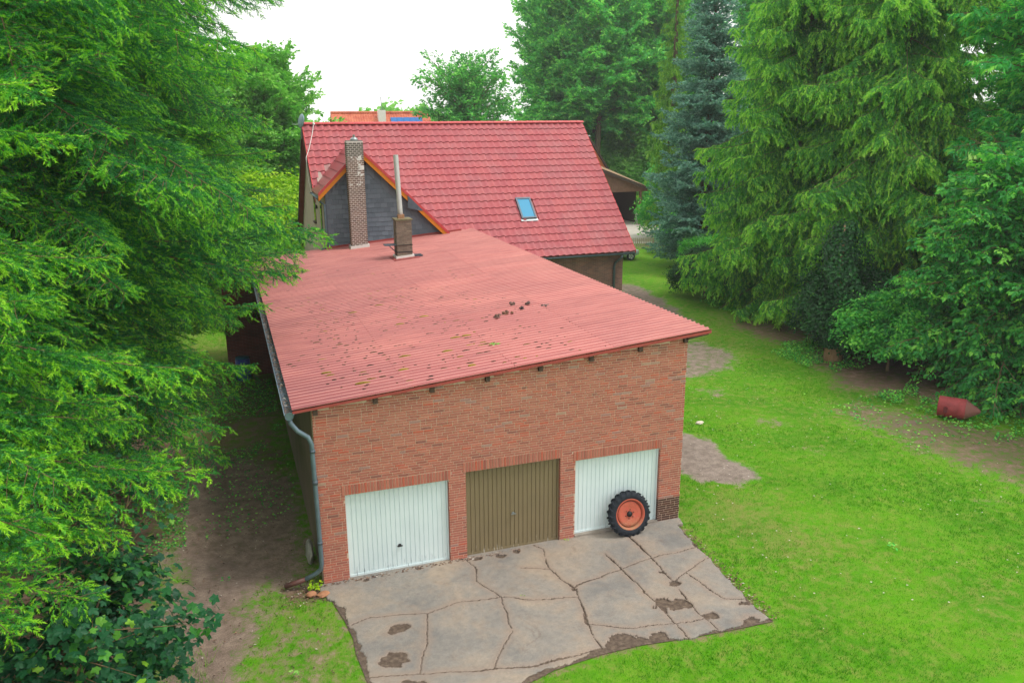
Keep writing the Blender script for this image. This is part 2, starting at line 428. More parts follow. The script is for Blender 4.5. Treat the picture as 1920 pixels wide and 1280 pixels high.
# concrete apron: slabs broken along real cracks
cracks = [([(7.53,-0.02),(7.53,-0.44),(7.56,-1.52),(7.51,-2.63),(7.41,-3.77),(7.5,-4.7)], .035),
 ([(9.1,-1.4),(8.74,-1.49),(7.48,-1.55),(6.65,-1.74),(5.4,-2.01),(5.2,-2.1)], .028), ([(6.6,-0.99),(6.65,-1.74),(6.73,-3.29),(6.75,-4.7)], .03),
 ([(5.1,0),(5.23,-0.28),(5.06,-1.16),(5.29,-2.18),(5.16,-2.79),(4.97,-3.72),(4.97,-4.6)], .035), ([(7.51,-2.63),(8.68,-2.04),(9,-1.95)], .028),
 ([(4.45,-0.89),(5.06,-1.16)], .03), ([(0.1,-1.85),(0.31,-1.77),(0.75,-1.65),(1.39,-1.75),(1.93,-1.91),(2.6,-1.75),(3.63,-1.87),(4.26,-2.21),(5.24,-2.45)], .014),
 ([(0.2,-3.5),(0.49,-3.57),(1.33,-3.77),(2.54,-4.09),(3.47,-4.3),(4.98,-4.25)], .03), ([(3.63,-1.87),(3.45,-3.11),(2.84,-3.89),(2.7,-4.15)], .016),
 ([(5.0,-3.42),(5.77,-3.85),(7.15,-4.09),(7.45,-4.1)], .022), ([(1.93,-1.91),(1.7,-2.9),(1.33,-3.77)], .014), ([(8.0,-2.4),(8.2,-3.6),(8.75,-3.8)], .018),
 ([(3.3,0),(3.45,-.5),(3.3,-1.1),(3.63,-1.87)], .012)]
holes = [(1.28,-2.24,.26),(6.95,-3.33,.42),(7.2,-3.45,.3),(5.46,-4.25,.42),(6.2,-4.3,.3),(0.94,-3.2,.3),(1.1,-4.15,.35),(7.6,-4.05,.2),(4.18,-0.2,.16),(4.6,-.15,.14),(7.5,-2.2,.1),(7.5,-2.7,.16),(5.25,-2.15,.1),(8.6,-3.9,.2),(8.3,-4.5,.25),(3.6,-.12,.1),(2.2,-.1,.08),(.9,-.14,.1)]
cs = .018
ax = np.arange(-.12, 9.2, cs); ay = np.arange(-4.95, 0.0, cs)
CX, CY = np.meshgrid(ax, ay); cx = CX + cs/2; cy = CY + cs/2
wx = cx + .02*wob(cx, cy, 5, 21) + .01*wob(cx, cy, 22, 25); wy = cy + .02*wob(cx, cy, 5, 22) + .01*wob(cx, cy, 22, 26)
solid = poly_sd(wx, wy, APRON) > .07 + .1*wob(cx, cy, 3, 31) - .2*(cy > -.3)
near = np.full(cx.shape, 9.)
for pl, wd in cracks:
    for a, b in zip(pl[:-1], pl[1:]):
        a = np.array(a); b = np.array(b); e = b-a
        t = np.clip(((wx-a[0])*e[0] + (wy-a[1])*e[1])/(e@e), 0, 1)
        q = np.hypot(wx-a[0]-t*e[0], wy-a[1]-t*e[1]); near = np.minimum(near, q - np.maximum(.0095, wd*(.28 + .6*wob(cx, cy, 2.3, 33))))
for hx, hy, hr in holes:
    q = np.hypot(wx-hx, (wy-hy)*1.3) - hr*(.8 + .35*wob(cx, cy, 6, int(hx*100))); near = np.minimum(near, q)
solid &= near > 0
lab = np.zeros(solid.shape, int); nl = 0
H_, W_ = solid.shape
for i in range(H_):
    for j in range(W_):
        if solid[i, j] and not lab[i, j]:
            nl += 1; st = [(i, j)]; lab[i, j] = nl
            while st:
                a, b = st.pop()
                for da, db in ((1,0),(-1,0),(0,1),(0,-1)):
                    q = (a+da, b+db)
                    if 0 <= q[0] < H_ and 0 <= q[1] < W_ and solid[q] and not lab[q]: lab[q] = nl; st.append(q)
apron_poly = MB(); apron_poly.add([(x, y, -.012) for x, y in APRON], [tuple(range(len(APRON)))])
apron = apron_poly.build('concrete_apron', M_SOIL); tag(apron, kind='structure')
vxs = np.append(ax, ax[-1]+cs); vys = np.append(ay, ay[-1]+cs)
rag = []
for k in range(1, nl+1):
    cells = np.argwhere(lab == k)
    if len(cells) < 140: continue
    ii = cells[:, 0]; jj = cells[:, 1]
    quad = np.stack([ii*(W_+1)+jj, ii*(W_+1)+jj+1, (ii+1)*(W_+1)+jj+1, (ii+1)*(W_+1)+jj], 1)
    un, inv = np.unique(quad, return_inverse=True); qf = inv.reshape(-1, 4)
    vx = vxs[un % (W_+1)]; vy = vys[un//(W_+1)]
    jit = rng.uniform(-.007, .007, (len(un), 2))
    tl = rng.normal(0, .0035, 2); c0 = (vx.mean(), vy.mean())
    ed = np.concatenate([qf[:, [0,1]], qf[:, [1,2]], qf[:, [2,3]], qf[:, [3,0]]])
    key = np.sort(ed, 1); _, fi, ct = np.unique(key, axis=0, return_index=True, return_counts=True)
    be = ed[fi[ct == 1]]; bnd = np.zeros(len(un), bool); bnd[be.ravel()] = True
    vz = .028 + rng.uniform(-.006, .006) + tl[0]*(vx-c0[0]) + tl[1]*(vy-c0[1]) + .004*wob(vx, vy, 2, 40) - bnd*.012
    V = np.stack([vx+jit[:, 0]*bnd, vy+jit[:, 1]*bnd, vz], 1)
    lo = V.copy(); lo[:, 2] = -.05; n0 = len(V)
    sk = np.stack([be[:, 1], be[:, 0], be[:, 0]+n0, be[:, 1]+n0], 1)
    me = np_mesh('slab', np.concatenate([V, lo]), [qf, sk], M_CONC, smooth=False)
    ci = np.clip(((vy-ay[0])/cs).astype(int), 0, H_-1); cj = np.clip(((vx-ax[0])/cs).astype(int), 0, W_-1)
    edge = np.clip(1-near[ci, cj]/.16, 0, 1)*.6
    me.attributes.new('edge', 'FLOAT', 'POINT').data.foreach_set('value', np.concatenate([edge, edge]).astype(np.float32))
    mobj('slab', me, apron)

# far driveway, a light concrete yard beyond the house and one left of it
dr = MB(); dr.add([(27,46,-.008),(33.5,43.5,-.008),(46,62,-.008),(34,72,-.008)], [(0,1,2,3)])
tag(dr.build('driveway', plain('pale_concrete', srgb(196, 190, 180), .9, 0, .12, 1.2)), kind='structure')
dr = MB(); dr.add([(-3,44,-.008),(9,44,-.008),(12,66,-.008),(-3,66,-.008)], [(0,1,2,3)])
tag(dr.build('courtyard', MATS['pale_concrete']), kind='structure')

# ------------------------------------------------------------------ garage
GW = 9.189
DOORS = [(.588, 2.988, 2.12), (3.401, 5.808, 2.25), (6.207, 8.561, 2.12)]
zr = lambda x: 4.315 + .083*x
DB = 20.6       # far end of the roof
garage = empty('brick_garage', (4.6, 0, 0), 'red brick garage with three doors and a pink corrugated roof', 'garage')
front = MB()
xs = [0] + [v for d in DOORS for v in d[:2]] + [GW]
for i in range(7):
    a, b = xs[i], xs[i+1]; zb = DOORS[i//2][2] if i % 2 else -.05
    front.prism([(a, zb), (b, zb), (b, zr(b)-.06), (a, zr(a)-.06)], 'y', 0, .3)
front = front.build('front_wall', M_MORTAR, garage)
# bricks
BH, BL, JT = .052, .24, .0105
bricks = []   # x0,x1,z0,z1,tint
def tint_main():
    u = random.random()
    if u < .03: return random.uniform(.0, .1)
    if u < .08: return random.uniform(.78, .84)
    if u < .11: return random.uniform(.85, .9)
    return min(.76, max(.14, random.gauss(.48, .16)))
nc = int(zr(GW)/.0625)+1
for k in range(nc):
    z0 = k*.0625 + .004; z1 = z0 + BH
    x = -random.choice([0, .125, .06, .19]); row = []
    while x < GW:
        ln = .125 if random.random() < .16 else .25
        row.append((max(x, 0)+.0, min(x+ln-JT, GW+.006))); x += ln
    ex = []
    for d in DOORS:
        if z0 < d[2]-.01: ex.append((d[0], d[1]))
        elif z0 < d[2]+.245: ex.append((d[0]-.06, d[1]+.06))
    for a, b in row:
        segs = [(a, b)]
        for e0, e1 in ex:
            s2 = []
            for p, q in segs:
                if q <= e0 or p >= e1: s2.append((p, q))
                else:
                    if p < e0: s2.append((p, e0))
                    if q > e1: s2.append((e1, q))
            segs = s2
        for p, q in segs:
            if q-p < .025 or z1 > zr(p)-.09: continue
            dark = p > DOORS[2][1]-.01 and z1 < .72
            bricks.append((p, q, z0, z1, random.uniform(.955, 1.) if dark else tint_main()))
def brick_mb(mb, p, q, z0, z1, t, y0=-.007, y1=.0):
    """chamfered front, no back"""
    c = .004
    vs = [(p, y1, z0), (q, y1, z0), (q, y1, z1), (p, y1, z1), (p+c, y0, z0+c), (q-c, y0, z0+c), (q-c, y0, z1-c), (p+c, y0, z1-c)]
    mb.add(vs, [(4,5,6,7), (0,1,5,4), (1,2,6,5), (2,3,7,6), (3,0,4,7)], t)
full = [b for b in bricks if abs((b[1]-b[0])-BL) < .004]
full.sort(key=lambda b: (b[0]-CAM[0])**2 + CAM[1]**2 + (b[2]-CAM[2])**2)
single = set(full[:270])
proto = []
for i in range(16):
    mb = MB(); t = [.05, .18, .25, .3, .35, .4, .44, .48, .5, .54, .58, .62, .68, .74, .8, .87][i]
    hl = .12; brick_mb(mb, -hl, hl, -BH/2, BH/2, t, -.008 - .002*random.random(), .0)
    me = bpy.data.meshes.new('brick'); me.from_pydata(mb.v, [], mb.f)
    me.attributes.new('tint', 'FLOAT', 'FACE').data.foreach_set('value', np.array(mb.t, np.float32)); me.materials.append(M_BRICK); proto.append((t, me))
rest = MB()
for b in bricks:
    if b in single:
        t, me = min(proto, key=lambda q: abs(q[0]-b[4]) + random.random()*.03)
        mobj('brick', me, front, Matrix.Translation(((b[0]+b[1])/2, random.uniform(-.0015, .001), (b[2]+b[3])/2)) @ Matrix.Rotation(random.gauss(0, .003), 4, 'Y'))
    else:
        brick_mb(rest, *b, y0=-.007 - random.random()*.003)
for d in DOORS:     # reveals: brick ends on the sides of the openings the camera sees
    for k in range(int(d[2]/.0625)):
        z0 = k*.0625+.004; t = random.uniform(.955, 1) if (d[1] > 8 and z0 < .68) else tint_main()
        rest.box((d[1]-.006, .002, z0), (d[1]+.01, .11, z0+BH), t)
tag(rest.build('brickwork', M_BRICK, front), kind='stuff')
# soldier courses over the doors
for d in DOORS:
    n = int(round((d[1]-d[0]+.12)/.0725)); p = (d[1]-d[0]+.12)/n
    for i in range(n):
        x = d[0]-.06+i*p
        mb = MB(); brick_mb(mb, x, x+p-.010, d[2]+.004, d[2]+.244, min(.78, tint_main()+.04), -.010-random.random()*.006, 0)
        mb.build('lintel_brick', M_BRICK, front)
# other walls
mb = MB(); mb.prism([(0.0, -.05), (.24, -.05), (.24, zr(0)-.05), (0.0, zr(0)-.06)], 'y', .3, 17.2); mb.build('left_wall', M_PLASTERG, garage)
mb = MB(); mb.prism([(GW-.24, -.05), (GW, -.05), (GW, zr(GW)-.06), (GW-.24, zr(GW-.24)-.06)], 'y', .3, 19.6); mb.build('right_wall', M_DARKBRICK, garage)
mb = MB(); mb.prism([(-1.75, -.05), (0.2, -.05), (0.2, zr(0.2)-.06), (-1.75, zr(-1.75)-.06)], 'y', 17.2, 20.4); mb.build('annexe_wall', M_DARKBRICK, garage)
# roof
roof = MB().box((4.5, .35, zr(4.5)-.24), (4.64, 19.4, zr(4.5)-.06)).build('roof', M_WOODD, garage)
NW = 5; PITCH = .2072; SW = NW*PITCH; SLN = 2.64; ang = math.atan(.083)
v = []; seg = NW*8
for jx in (0, 1):
    for i in range(seg+1):
        y = i*SW/seg; v.append((jx*SLN, y, .034*math.cos(2*PI*i/8)))
for jx in (0, 1):
    for i in range(seg+1):
        y = i*SW/seg; v.append((jx*SLN, y, .034*math.cos(2*PI*i/8)-.007))
n1 = seg+1
f = [(i, n1+i, n1+i+1, i+1) for i in range(seg)] + [(2*n1+i, 2*n1+i+1, 3*n1+i+1, 3*n1+i) for i in range(seg)]
v = v + v; o4 = 4*n1      # the rims get vertices of their own so that the waves shade cleanly
f += [(o4+i, o4+i+1, o4+2*n1+i+1, o4+2*n1+i) for i in range(seg)] + [(o4+n1+i+1, o4+n1+i, o4+3*n1+i, o4+3*n1+i+1) for i in range(seg)]
f += [(o4, o4+2*n1, o4+3*n1, o4+n1), (o4+seg, o4+n1+seg, o4+3*n1+seg, o4+2*n1+seg)]
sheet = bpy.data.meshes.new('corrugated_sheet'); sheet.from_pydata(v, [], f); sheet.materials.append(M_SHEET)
sheet.polygons.foreach_set('use_smooth', np.array([i < 2*seg for i in range(len(f))], bool))
Y0 = -.12
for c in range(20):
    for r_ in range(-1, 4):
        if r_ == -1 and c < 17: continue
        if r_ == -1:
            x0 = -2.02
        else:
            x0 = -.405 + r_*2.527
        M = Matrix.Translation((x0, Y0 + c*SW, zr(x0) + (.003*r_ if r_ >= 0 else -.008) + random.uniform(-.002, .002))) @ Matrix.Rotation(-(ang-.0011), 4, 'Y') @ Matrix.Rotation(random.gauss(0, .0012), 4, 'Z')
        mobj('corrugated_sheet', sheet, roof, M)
mb = MB(); e0, e1 = -.405, 9.79
mb.prism([(e0, zr(e0)-.07), (e1, zr(e1)-.07), (e1, zr(e1)+.0), (e0, zr(e0)-.012)], 'y', Y0+.004, Y0+.02); mb.build('verge_trim', M_SHEETTRIM, roof)
for x in [.02, 1.32, 2.6, 3.9, 5.2, 6.5, 7.8, 9.05]:
    mb = MB(); mb.prism([(x, zr(x)-.2), (x+.1, zr(x)-.2), (x+.1, zr(x+.1)-.03), (x, zr(x)-.03)], 'y', Y0+.02, DB-1.2); mb.build('purlin', M_WOODD, roof)
mb = MB(); mb.prism([(9.1, zr(9.1)-.13), (9.72, zr(9.72)-.1), (9.72, zr(9.72)-.03), (9.1, zr(9.1)-.03)], 'y', Y0+.02, Y0+.09); mb.build('purlin', M_WOODD, roof)
# roof flashing against the slate wall
mb = MB(); mb.prism([(2.7, zr(2.7)-.02), (9.2, zr(9.2)-.02), (9.2, zr(9.2)+.12), (2.7, zr(2.7)+.12)], 'y', 20.38, 20.42); mb.build('flashing', M_SHEETTRIM, roof)

# gutter along the left eave
def half_gutter(mb, p0, p1, r, side):
    p0 = Vector(p0); p1 = Vector(p1); d = (p1-p0).normalized(); s = Vector((0, 0, 1)).cross(d).normalized()
    n = 8; vs = []
    for p in (p0, p1):
        for rr in (r, r-.006):
            for k in range(n+1):
                q = PI + PI*k/n; vs.append(p + s*math.cos(q)*rr + Vector((0, 0, 1))*math.sin(q)*rr)
    m = n+1; fs = []
    for k in range(n):
        fs += [(k, k+1, 2*m+k+1, 2*m+k), (m+k+1, m+k, 3*m+k, 3*m+k+1)]
    fs += [(0, 2*m, 3*m, m), (n, m+n, 3*m+n, 2*m+n)]
    mb.add(vs, fs)
    for p in (p0, p1):
        mb.add([p + s*math.cos(PI+PI*k/n)*r + Vector((0, 0, 1))*math.sin(PI+PI*k/n)*r for k in range(n+1)], [tuple(range(n+1))])
    for sg in (-1, 1): mb.tube([p0 + s*sg*r, p1 + s*sg*r], .011, 6)
GXc, GZc = -.475, 4.205
mb = MB(); half_gutter(mb, (GXc, -.14, GZc), (GXc, 17.1, GZc), .095, 1)
gut = mb.build('gutter', M_ZINC, garage, True)
for y in np.arange(.4, 17, .9):
    mb = MB(); mb.box((GXc-.1, y, GZc+.0), (GXc+.1, y+.025, GZc+.012)); mb.build('gutter_bracket', M_ZINCD, gut)
dv = MB()      # leaf litter lying in the gutter
for i in range(2600):
    y = random.uniform(-.05, 17.0); x = GXc + random.uniform(-.07, .07); z = GZc - .035 + random.uniform(0, .02)
    if .9 < y < 1.9 and random.random() < .7: continue
    a = random.uniform(0, 6.3); s = random.uniform(.012, .04); c_, s_ = math.cos(a)*s, math.sin(a)*s
    dv.add([(x-c_, y-s_, z), (x+s_*.5, y-c_*.5, z+.01), (x+c_, y+s_, z+.004)], [(0, 1, 2)], random.random())
kk = NT('dry_litter'); _c = kk.ramp(kk.attr('tint'), [(0, srgb(62, 46, 42)), (.5, srgb(104, 78, 66)), (.85, srgb(150, 120, 96)), (1, srgb(206, 200, 192))])
M_LITTER = kk.set(_c, .9, 0, .2)
tag(dv.build('gutter_litter', M_LITTER, gut), kind='stuff')
pipe = [(GXc, -.06, GZc-.09), (GXc+.02, -.08, GZc-.2), (-.33, -.10, 3.82), (-.12, -.13, 3.66), (-.06, -.14, 3.5), (-.04, -.13, 2.0), (-.03, -.12, .62), (-.05, -.1, .46), (-.16, -.02, .33), (-.42, .02, .2)]
dp = MB().tube(pipe, .052, 12).build('downpipe', M_ZINC, garage, True)
for p, q in (((-.042, -.13, 2.55), (-.042, -.13, 2.64)), ((-.05, -.138, 3.3), (-.05, -.138, 3.36)), ((-.035, -.125, 1.1), (-.035, -.125, 1.16)), ((GXc+.01, -.06, GZc-.13), (GXc, -.06, GZc-.06))):
    MB().tube([p, q], .062, 12).build('pipe_collar', M_ZINCD, dp, True)
MB().tube([(-.4, .02, .21), (-.85, .1, .07)], .06, 12).build('pipe_shoe', M_BROWNPIPE, dp, True)
MB().lathe([(.0, -.004), (.092, -.004), (.092, .012)], 16, Matrix.Translation((GXc, -.15, GZc-.02)) @ Matrix.Rotation(R(90), 4, 'X')).build('end_cap', M_ZINC, gut)

# garage doors
def door_mat(name, col, dirt, streaky, flake):
    k = NT(name); p = k.pos(); sep = k.new('SeparateXYZ'); k.l(p, sep.inputs[0])
    n = k.noise(1.6, p, 6, .6); c = k.mix(k.ramp(n, [(.4, 0.), (.75, .4)]), col, dirt)
    mp = k.new('Mapping'); mp.inputs['Scale'].default_value = (24, 1, 3); k.l(p, mp.inputs['Vector'])
    f = k.noise(1.0, mp.outputs['Vector'], 5, .7)
    low = k.ramp(sep.outputs['Z'], [(.1, 1.), (.28, 0.)])
    c = k.mix(k.math('MULTIPLY', k.ramp(f, [(.56, 0.), (.64, 1.)]), k.math('MULTIPLY', low, streaky)), c, flake)
    return k.set(c, .5, 0, .4)
M_DW = door_mat('white_door_paint', srgb(214, 228, 230), srgb(190, 208, 212), .8, srgb(112, 128, 136))
M_DB = door_mat('olive_door_paint', srgb(126, 112, 84), srgb(110, 98, 74), .8, srgb(190, 184, 174))
labs = ['left white ribbed garage door', 'olive brown ribbed garage door', 'right white ribbed garage door behind the tractor wheel']
for i, (a, b, h) in enumerate(DOORS):
    zb = [.05, .06, .13][i]; dm = [M_DW, M_DB, M_DW][i]
    y = .09; xa, xb = a+.03, b-.05
    n = int(round((xb-xa)/.112)); pit_ = (xb-xa)/n; pr_ = []
    for k in range(n):
        x = xa+k*pit_; pr_ += [(x, 0), (x+pit_*.78, 0), (x+pit_*.84, .016), (x+pit_*.94, .016)]
    pr_.append((xb, 0))
    vs = [(x, y+d, z) for z in (zb, h-.015) for x, d in pr_]; m = len(pr_)
    mb = MB().add(vs, [(k, k+1, m+k+1, m+k) for k in range(m-1)])
    mb.box((xa, y+.02, zb), (xb, y+.05, h-.015))
    mb.box((xa, y-.012, zb-.03), (xb, y+.05, zb+.02))
    d = mb.build('garage_door', dm, garage); d['label'] = labs[i]
    fr = MB(); fr.box((a, y-.01, .0), (a+.028, y+.1, h)); fr.box((b-.048, y-.02, .0), (b-.012, y+.1, h)); fr.box((a+.028, y-.01, h-.014), (b-.048, y+.1, h))
    fr.build('door_frame', M_DW if i != 1 else M_DB, d)
    hx, hz = (a+b)/2+.0, [.62, .95, .9][i]
    hb = MB(); hb.lathe([(0, .0), (.035, 0), (.035, .02), (.012, .024), (.012, .05), (0, .05)], 12, Matrix.Translation((hx, y, hz)) @ Matrix.Rotation(R(90), 4, 'X'))
    hb.box((hx-.06, y-.062, hz-.014), (hx+.06, y-.045, hz+.014)); hb.build('door_handle', M_BLACK if i == 0 else M_STEEL, d)
    sill = MB().box((a, -.03 if i == 2 else .0, -.04), (b, .16, [.02, .03, .1][i])); sill.build('sill', M_CONC, garage)

# generic brick stack
def brick_stack(name, parent, x0, x1, y0, y1, z0, z1, mat, mort, tintf, limit=300, ch=.0625, jt=.012, ins=.012):
    core = MB().box((x0+ins, y0+ins, z0), (x1-ins, y1-ins, z1)).build(name, mort, parent)
    k = 0; z = z0; cnt = 0; rest = MB()
    nb = int((z1-z0)/ch)
    for k in range(nb):
        z = z0 + k*ch
        off = (k % 2)
        for face in range(4):
            L = (x1-x0) if face % 2 == 0 else (y1-y0)
            n = max(1, round(L/.2)); w_ = L/n
            st = -w_/2 if off else 0
            while st < L-.02:
                p, q = max(st, 0), min(st+w_-jt, L)
                st += w_
                if q-p < .03: continue
                dp_ = .05
                pr2 = random.uniform(0, .004)
                if face == 0: a, b = (x0+p, y0-pr2, z), (x0+q, y0+dp_, z+ch-jt)
                elif face == 1: a, b = (x1-dp_, y0+p, z), (x1+pr2, y0+q, z+ch-jt)
                elif face == 2: a, b = (x0+p, y1-dp_, z), (x0+q, y1+pr2, z+ch-jt)
                else: a, b = (x0-pr2, y0+p, z), (x0+dp_, y0+q, z+ch-jt)
                t = tintf((z-z0)/(z1-z0))
                if face == 0 and cnt < limit and q-p > .1:
                    MB().box(a, b, t).build('brick', mat, core); cnt += 1
                else: rest.box(a, b, t)
    if rest.v: tag(rest.build('brickwork', mat, core), kind='stuff')
    return core

# small weathered chimney on the garage roof
ch2 = brick_stack('chimney', garage, 5.1, 5.72, 15.45, 16.05, zr(5.1)+.05, 6.3, M_CHIM2, M_MORTARD, lambda u: random.random(), 200, .075)
MB().box((5.06, 15.41, 6.3), (5.76, 16.09, 6.36)).build('chimney_cap', plain('mossy_concrete', srgb(120, 112, 84), .9, 0, .35, 9), ch2)
MB().prism([(5.04, zr(5.04)+.0), (5.78, zr(5.78)), (5.78, zr(5.78)+.13), (5.04, zr(5.04)+.13)], 'y', 15.39, 16.1).build('chimney_flashing', M_WHITE, ch2)
MB().prism([(4.9, zr(4.9)+.03), (5.95, zr(5.95)+.03), (5.95, zr(5.95)+.045), (4.9, zr(4.9)+.045)], 'y', 15.1, 16.2).build('flashing_apron', M_SHEETTRIM, ch2)
def flue_mat():
    k = NT('rust_foot_flue_pipe'); sep = k.new('SeparateXYZ'); k.l(k.pos(), sep.inputs[0]); n = k.noise(7, detail=5)
    h = k.math('ADD', sep.outputs['Z'], k.math('MULTIPLY', n, .35))
    c = k.mix(k.ramp(k.math('SUBTRACT', h, 6.3), [(.25, 1.), (.62, 0.)]), srgb(208, 214, 214), srgb(150, 104, 72))
    return k.set(c, .45, .15)
flp = MB().tube([(5.36, 15.75, 6.34), (5.34, 15.75, 6.6), (5.3, 15.75, 7.6), (5.25, 15.74, 8.85)], .1, 20, caps=False)
flp.tube([(5.25, 15.74, 8.86), (5.3, 15.75, 7.6), (5.36, 15.75, 6.34)], .092, 20, caps=False)
flp.build('flue_pipe', flue_mat(), ch2, True)
MB().box((5.23, 15.63, 6.36), (5.48, 15.87, 6.52)).build('flue_collar', plain('rusty_plate', srgb(170, 128, 98), .8, .2, .3, 14), ch2)
for zz in (5.02, 5.3):
    mb = MB(); mb.box((5.085, 15.43, zz), (5.735, 15.446, zz+.03)); mb.box((5.085, 15.446, zz), (5.098, 16.07, zz+.03)); mb.box((5.722, 15.446, zz), (5.735, 16.07, zz+.03)); mb.build('chimney_strap', M_BLACK, ch2)
mb = MB(); mb.box((4.62, 15.5, 5.3), (5.09, 15.98, 5.33)); mb.tube([(4.8, 15.6, 5.3), (5.1, 15.6, 5.0)], .014, 6); mb.tube([(4.8, 15.9, 5.3), (5.1, 15.9, 5.0)], .014, 6)
mb.build('sweep_step', M_ZINCD, ch2)
mb = MB()
for i in range(6): mb.box((5.82+.05*i, 15.35, zr(5.9)+.06), (5.84+.05*i, 15.65, zr(5.9)+.09))
mb.box((5.8, 15.35, zr(5.9)+.04), (6.12, 15.38, zr(5.9)+.1)); mb.box((5.8, 15.62, zr(5.9)+.04), (6.12, 15.65, zr(5.9)+.1)); mb.build('roof_step', M_ZINCD, roof)

# moss on the roof (uncountable specks and tufts in the troughs)
def blob(mb, c, rx, ry, rz, t, n=7, m=3, rot=0.):
    vs = []; c = Vector(c)
    for i in range(m):
        e = i/(m)*PI/2
        for k in range(n):
            q = 2*PI*k/n; j = random.uniform(.75, 1.2)
            x = math.cos(q)*math.cos(e)*rx*j; y = math.sin(q)*math.cos(e)*ry*j
            vs.append(c + Vector((x*math.cos(rot)-y*math.sin(rot), x*math.sin(rot)+y*math.cos(rot), math.sin(e)*rz)))
    vs.append(c + Vector((0, 0, rz)))
    fs = [(i*n+k, i*n+(k+1) % n, (i+1)*n+(k+1) % n, (i+1)*n+k) for i in range(m-1) for k in range(n)]
    fs += [((m-1)*n+k, (m-1)*n+(k+1) % n, m*n) for k in range(n)]
    mb.add(vs, fs, t)
kk = NT('roof_moss'); _n = kk.noise(40, detail=4); _c = kk.ramp(kk.attr('tint'), [(0, srgb(66, 50, 46)), (.5, srgb(96, 72, 54)), (.75, srgb(122, 98, 44)), (1, srgb(148, 124, 52))])
kk.bump(_n, .5, .01); M_MOSS = kk.set(_c, .95, 0, .1)
mb = MB()
cl = [(random.uniform(.2, 6.5), random.uniform(.4, 15)) for i in range(74)]
def trough(y): return Y0 + math.floor((y-Y0)/PITCH)*PITCH - .055
for (x0, y0) in cl:
    for j in range(random.randint(2, 7)):
        x = x0 + random.gauss(0, .35); y = trough(y0 + random.gauss(0, .3)) + random.uniform(-.02, .03)
        if not (-.2 < x < 9.2 and .1 < y < 20) or (4.6 < x < 6.2 and 14.8 < y < 16.3): continue
        blob(mb, (x, y, zr(x)-.012), random.uniform(.025, .13), random.uniform(.015, .03), random.uniform(.02, .035), random.random()**1.4)
for i in range(340):
    x = random.triangular(-.2, 8.5, 1.5); y = trough(random.triangular(.2, 19, 4))
    if (4.6 < x < 6.2 and 14.8 < y < 16.3): continue
    blob(mb, (x, y, zr(x)-.012), random.uniform(.02, .07), random.uniform(.012, .022), .022, random.random()*.5)
for (x, y, s) in [(2.55,2.5,.2),(1.25,.95,.22),(2.3,1.35,.2),(3.6,2.2,.2),(3.8,.8,.14),(3.1,5.6,.18),(3.9,5.9,.2),(4.1,3.2,.18),(.6,2.2,.18),(2.1,7.8,.2),(3,8.2,.22),(4.4,3.4,.2)]:
    y = trough(y); blob(mb, (x, y, zr(x)-.01), s*.8, .05, .045, random.uniform(.75, 1), 9, 4)
tag(mb.build('roof_moss', M_MOSS, roof), kind='stuff')
# cones and clods on the roof
spots = [(5.62,4.37,'grey clod lying lowest in the row on the corrugated roof'),(5.98,4.58,'broad brown clod second from the lower left on the roof'),(6.47,5.32,'brown pointed clod highest up on the corrugated roof'),
         (6.51,4.77,'dark grey clod in the middle of the row on the roof'),(6.86,5.1,'pale grey clod right of the pointed one on the roof'),(7.25,4.8,'flat grey clod at the right end of the row on the roof')]
for i, (x, y, lb) in enumerate(spots):
    mb = MB(); y = trough(y)+.1
    for q in range(9):
        blob(mb, (x+random.gauss(0, .035*(1.8 if i in (1, 5) else 1)), y+random.gauss(0, .025), zr(x)+.01+.01*q*(i != 5)), .05, .045, .05, [.35, .45, .3, .05, .2, .15][i]+random.uniform(0, .12), 7, 3)
    tag(mb.build('roof_clod', oldbrick_mat('clod_%d' % i, [(0, srgb(74, 64, 68)), (.3, srgb(104, 84, 78)), (.6, srgb(116, 82, 58))]), None), lb, 'clod', 'clods on the garage roof')

# ------------------------------------------------------------------ house
HXL, HXR, HYE, HZE, HYR, HZR = 2.71, 17.85, 19.2, 3.845, 26.02, 10.0
HYB = 2*HYR-HYE
APX, APZ = 4.55, 8.95      # apex of the cross gable
sl_ = (HZR-HZE)/(HYR-HYE); sa = math.atan(sl_); SLEN = math.hypot(HZR-HZE, HYR-HYE)
house = empty('farmhouse', (10, 20, 0), 'long house with red tiled roof and slate gable behind the garage', 'house')
WX0, WX1, WY0, WY1 = 2.95, 17.45, 19.75, 32.3
zroof = lambda y: HZE + (y-HYE)*sl_ if y < HYR else HZR - (y-HYR)*sl_
MB().box((8.9, WY0, -.05), (WX1, WY0+.3, zroof(WY0)-.1)).build('front_wall', M_HBRICK, house)
lw = MB(); lw.prism([(20.45, -.05), (WY1, -.05), (WY1, zroof(WY1)-.1), (HYR, HZR-.12), (24.0, zroof(24.0)-.12), (22.3, 6.95), (20.45, 6.95)], 'x', WX0, WX0+.3)
lw = lw.build('left_wall', M_PLASTER, house)
rw = MB(); rw.prism([(WY0+.3, -.05), (WY1, -.05), (WY1, zroof(WY1)-.1), (HYR, HZR-.12), (WY0+.3, zroof(WY0+.3)-.1)], 'x', WX1-.3, WX1); rw.build('right_wall', M_HBRICK, house)
MB().box((WX0+.3, WY1-.3, -.05), (WX1-.3, WY1, zroof(WY1)-.1)).build('rear_wall', M_HBRICK, house)
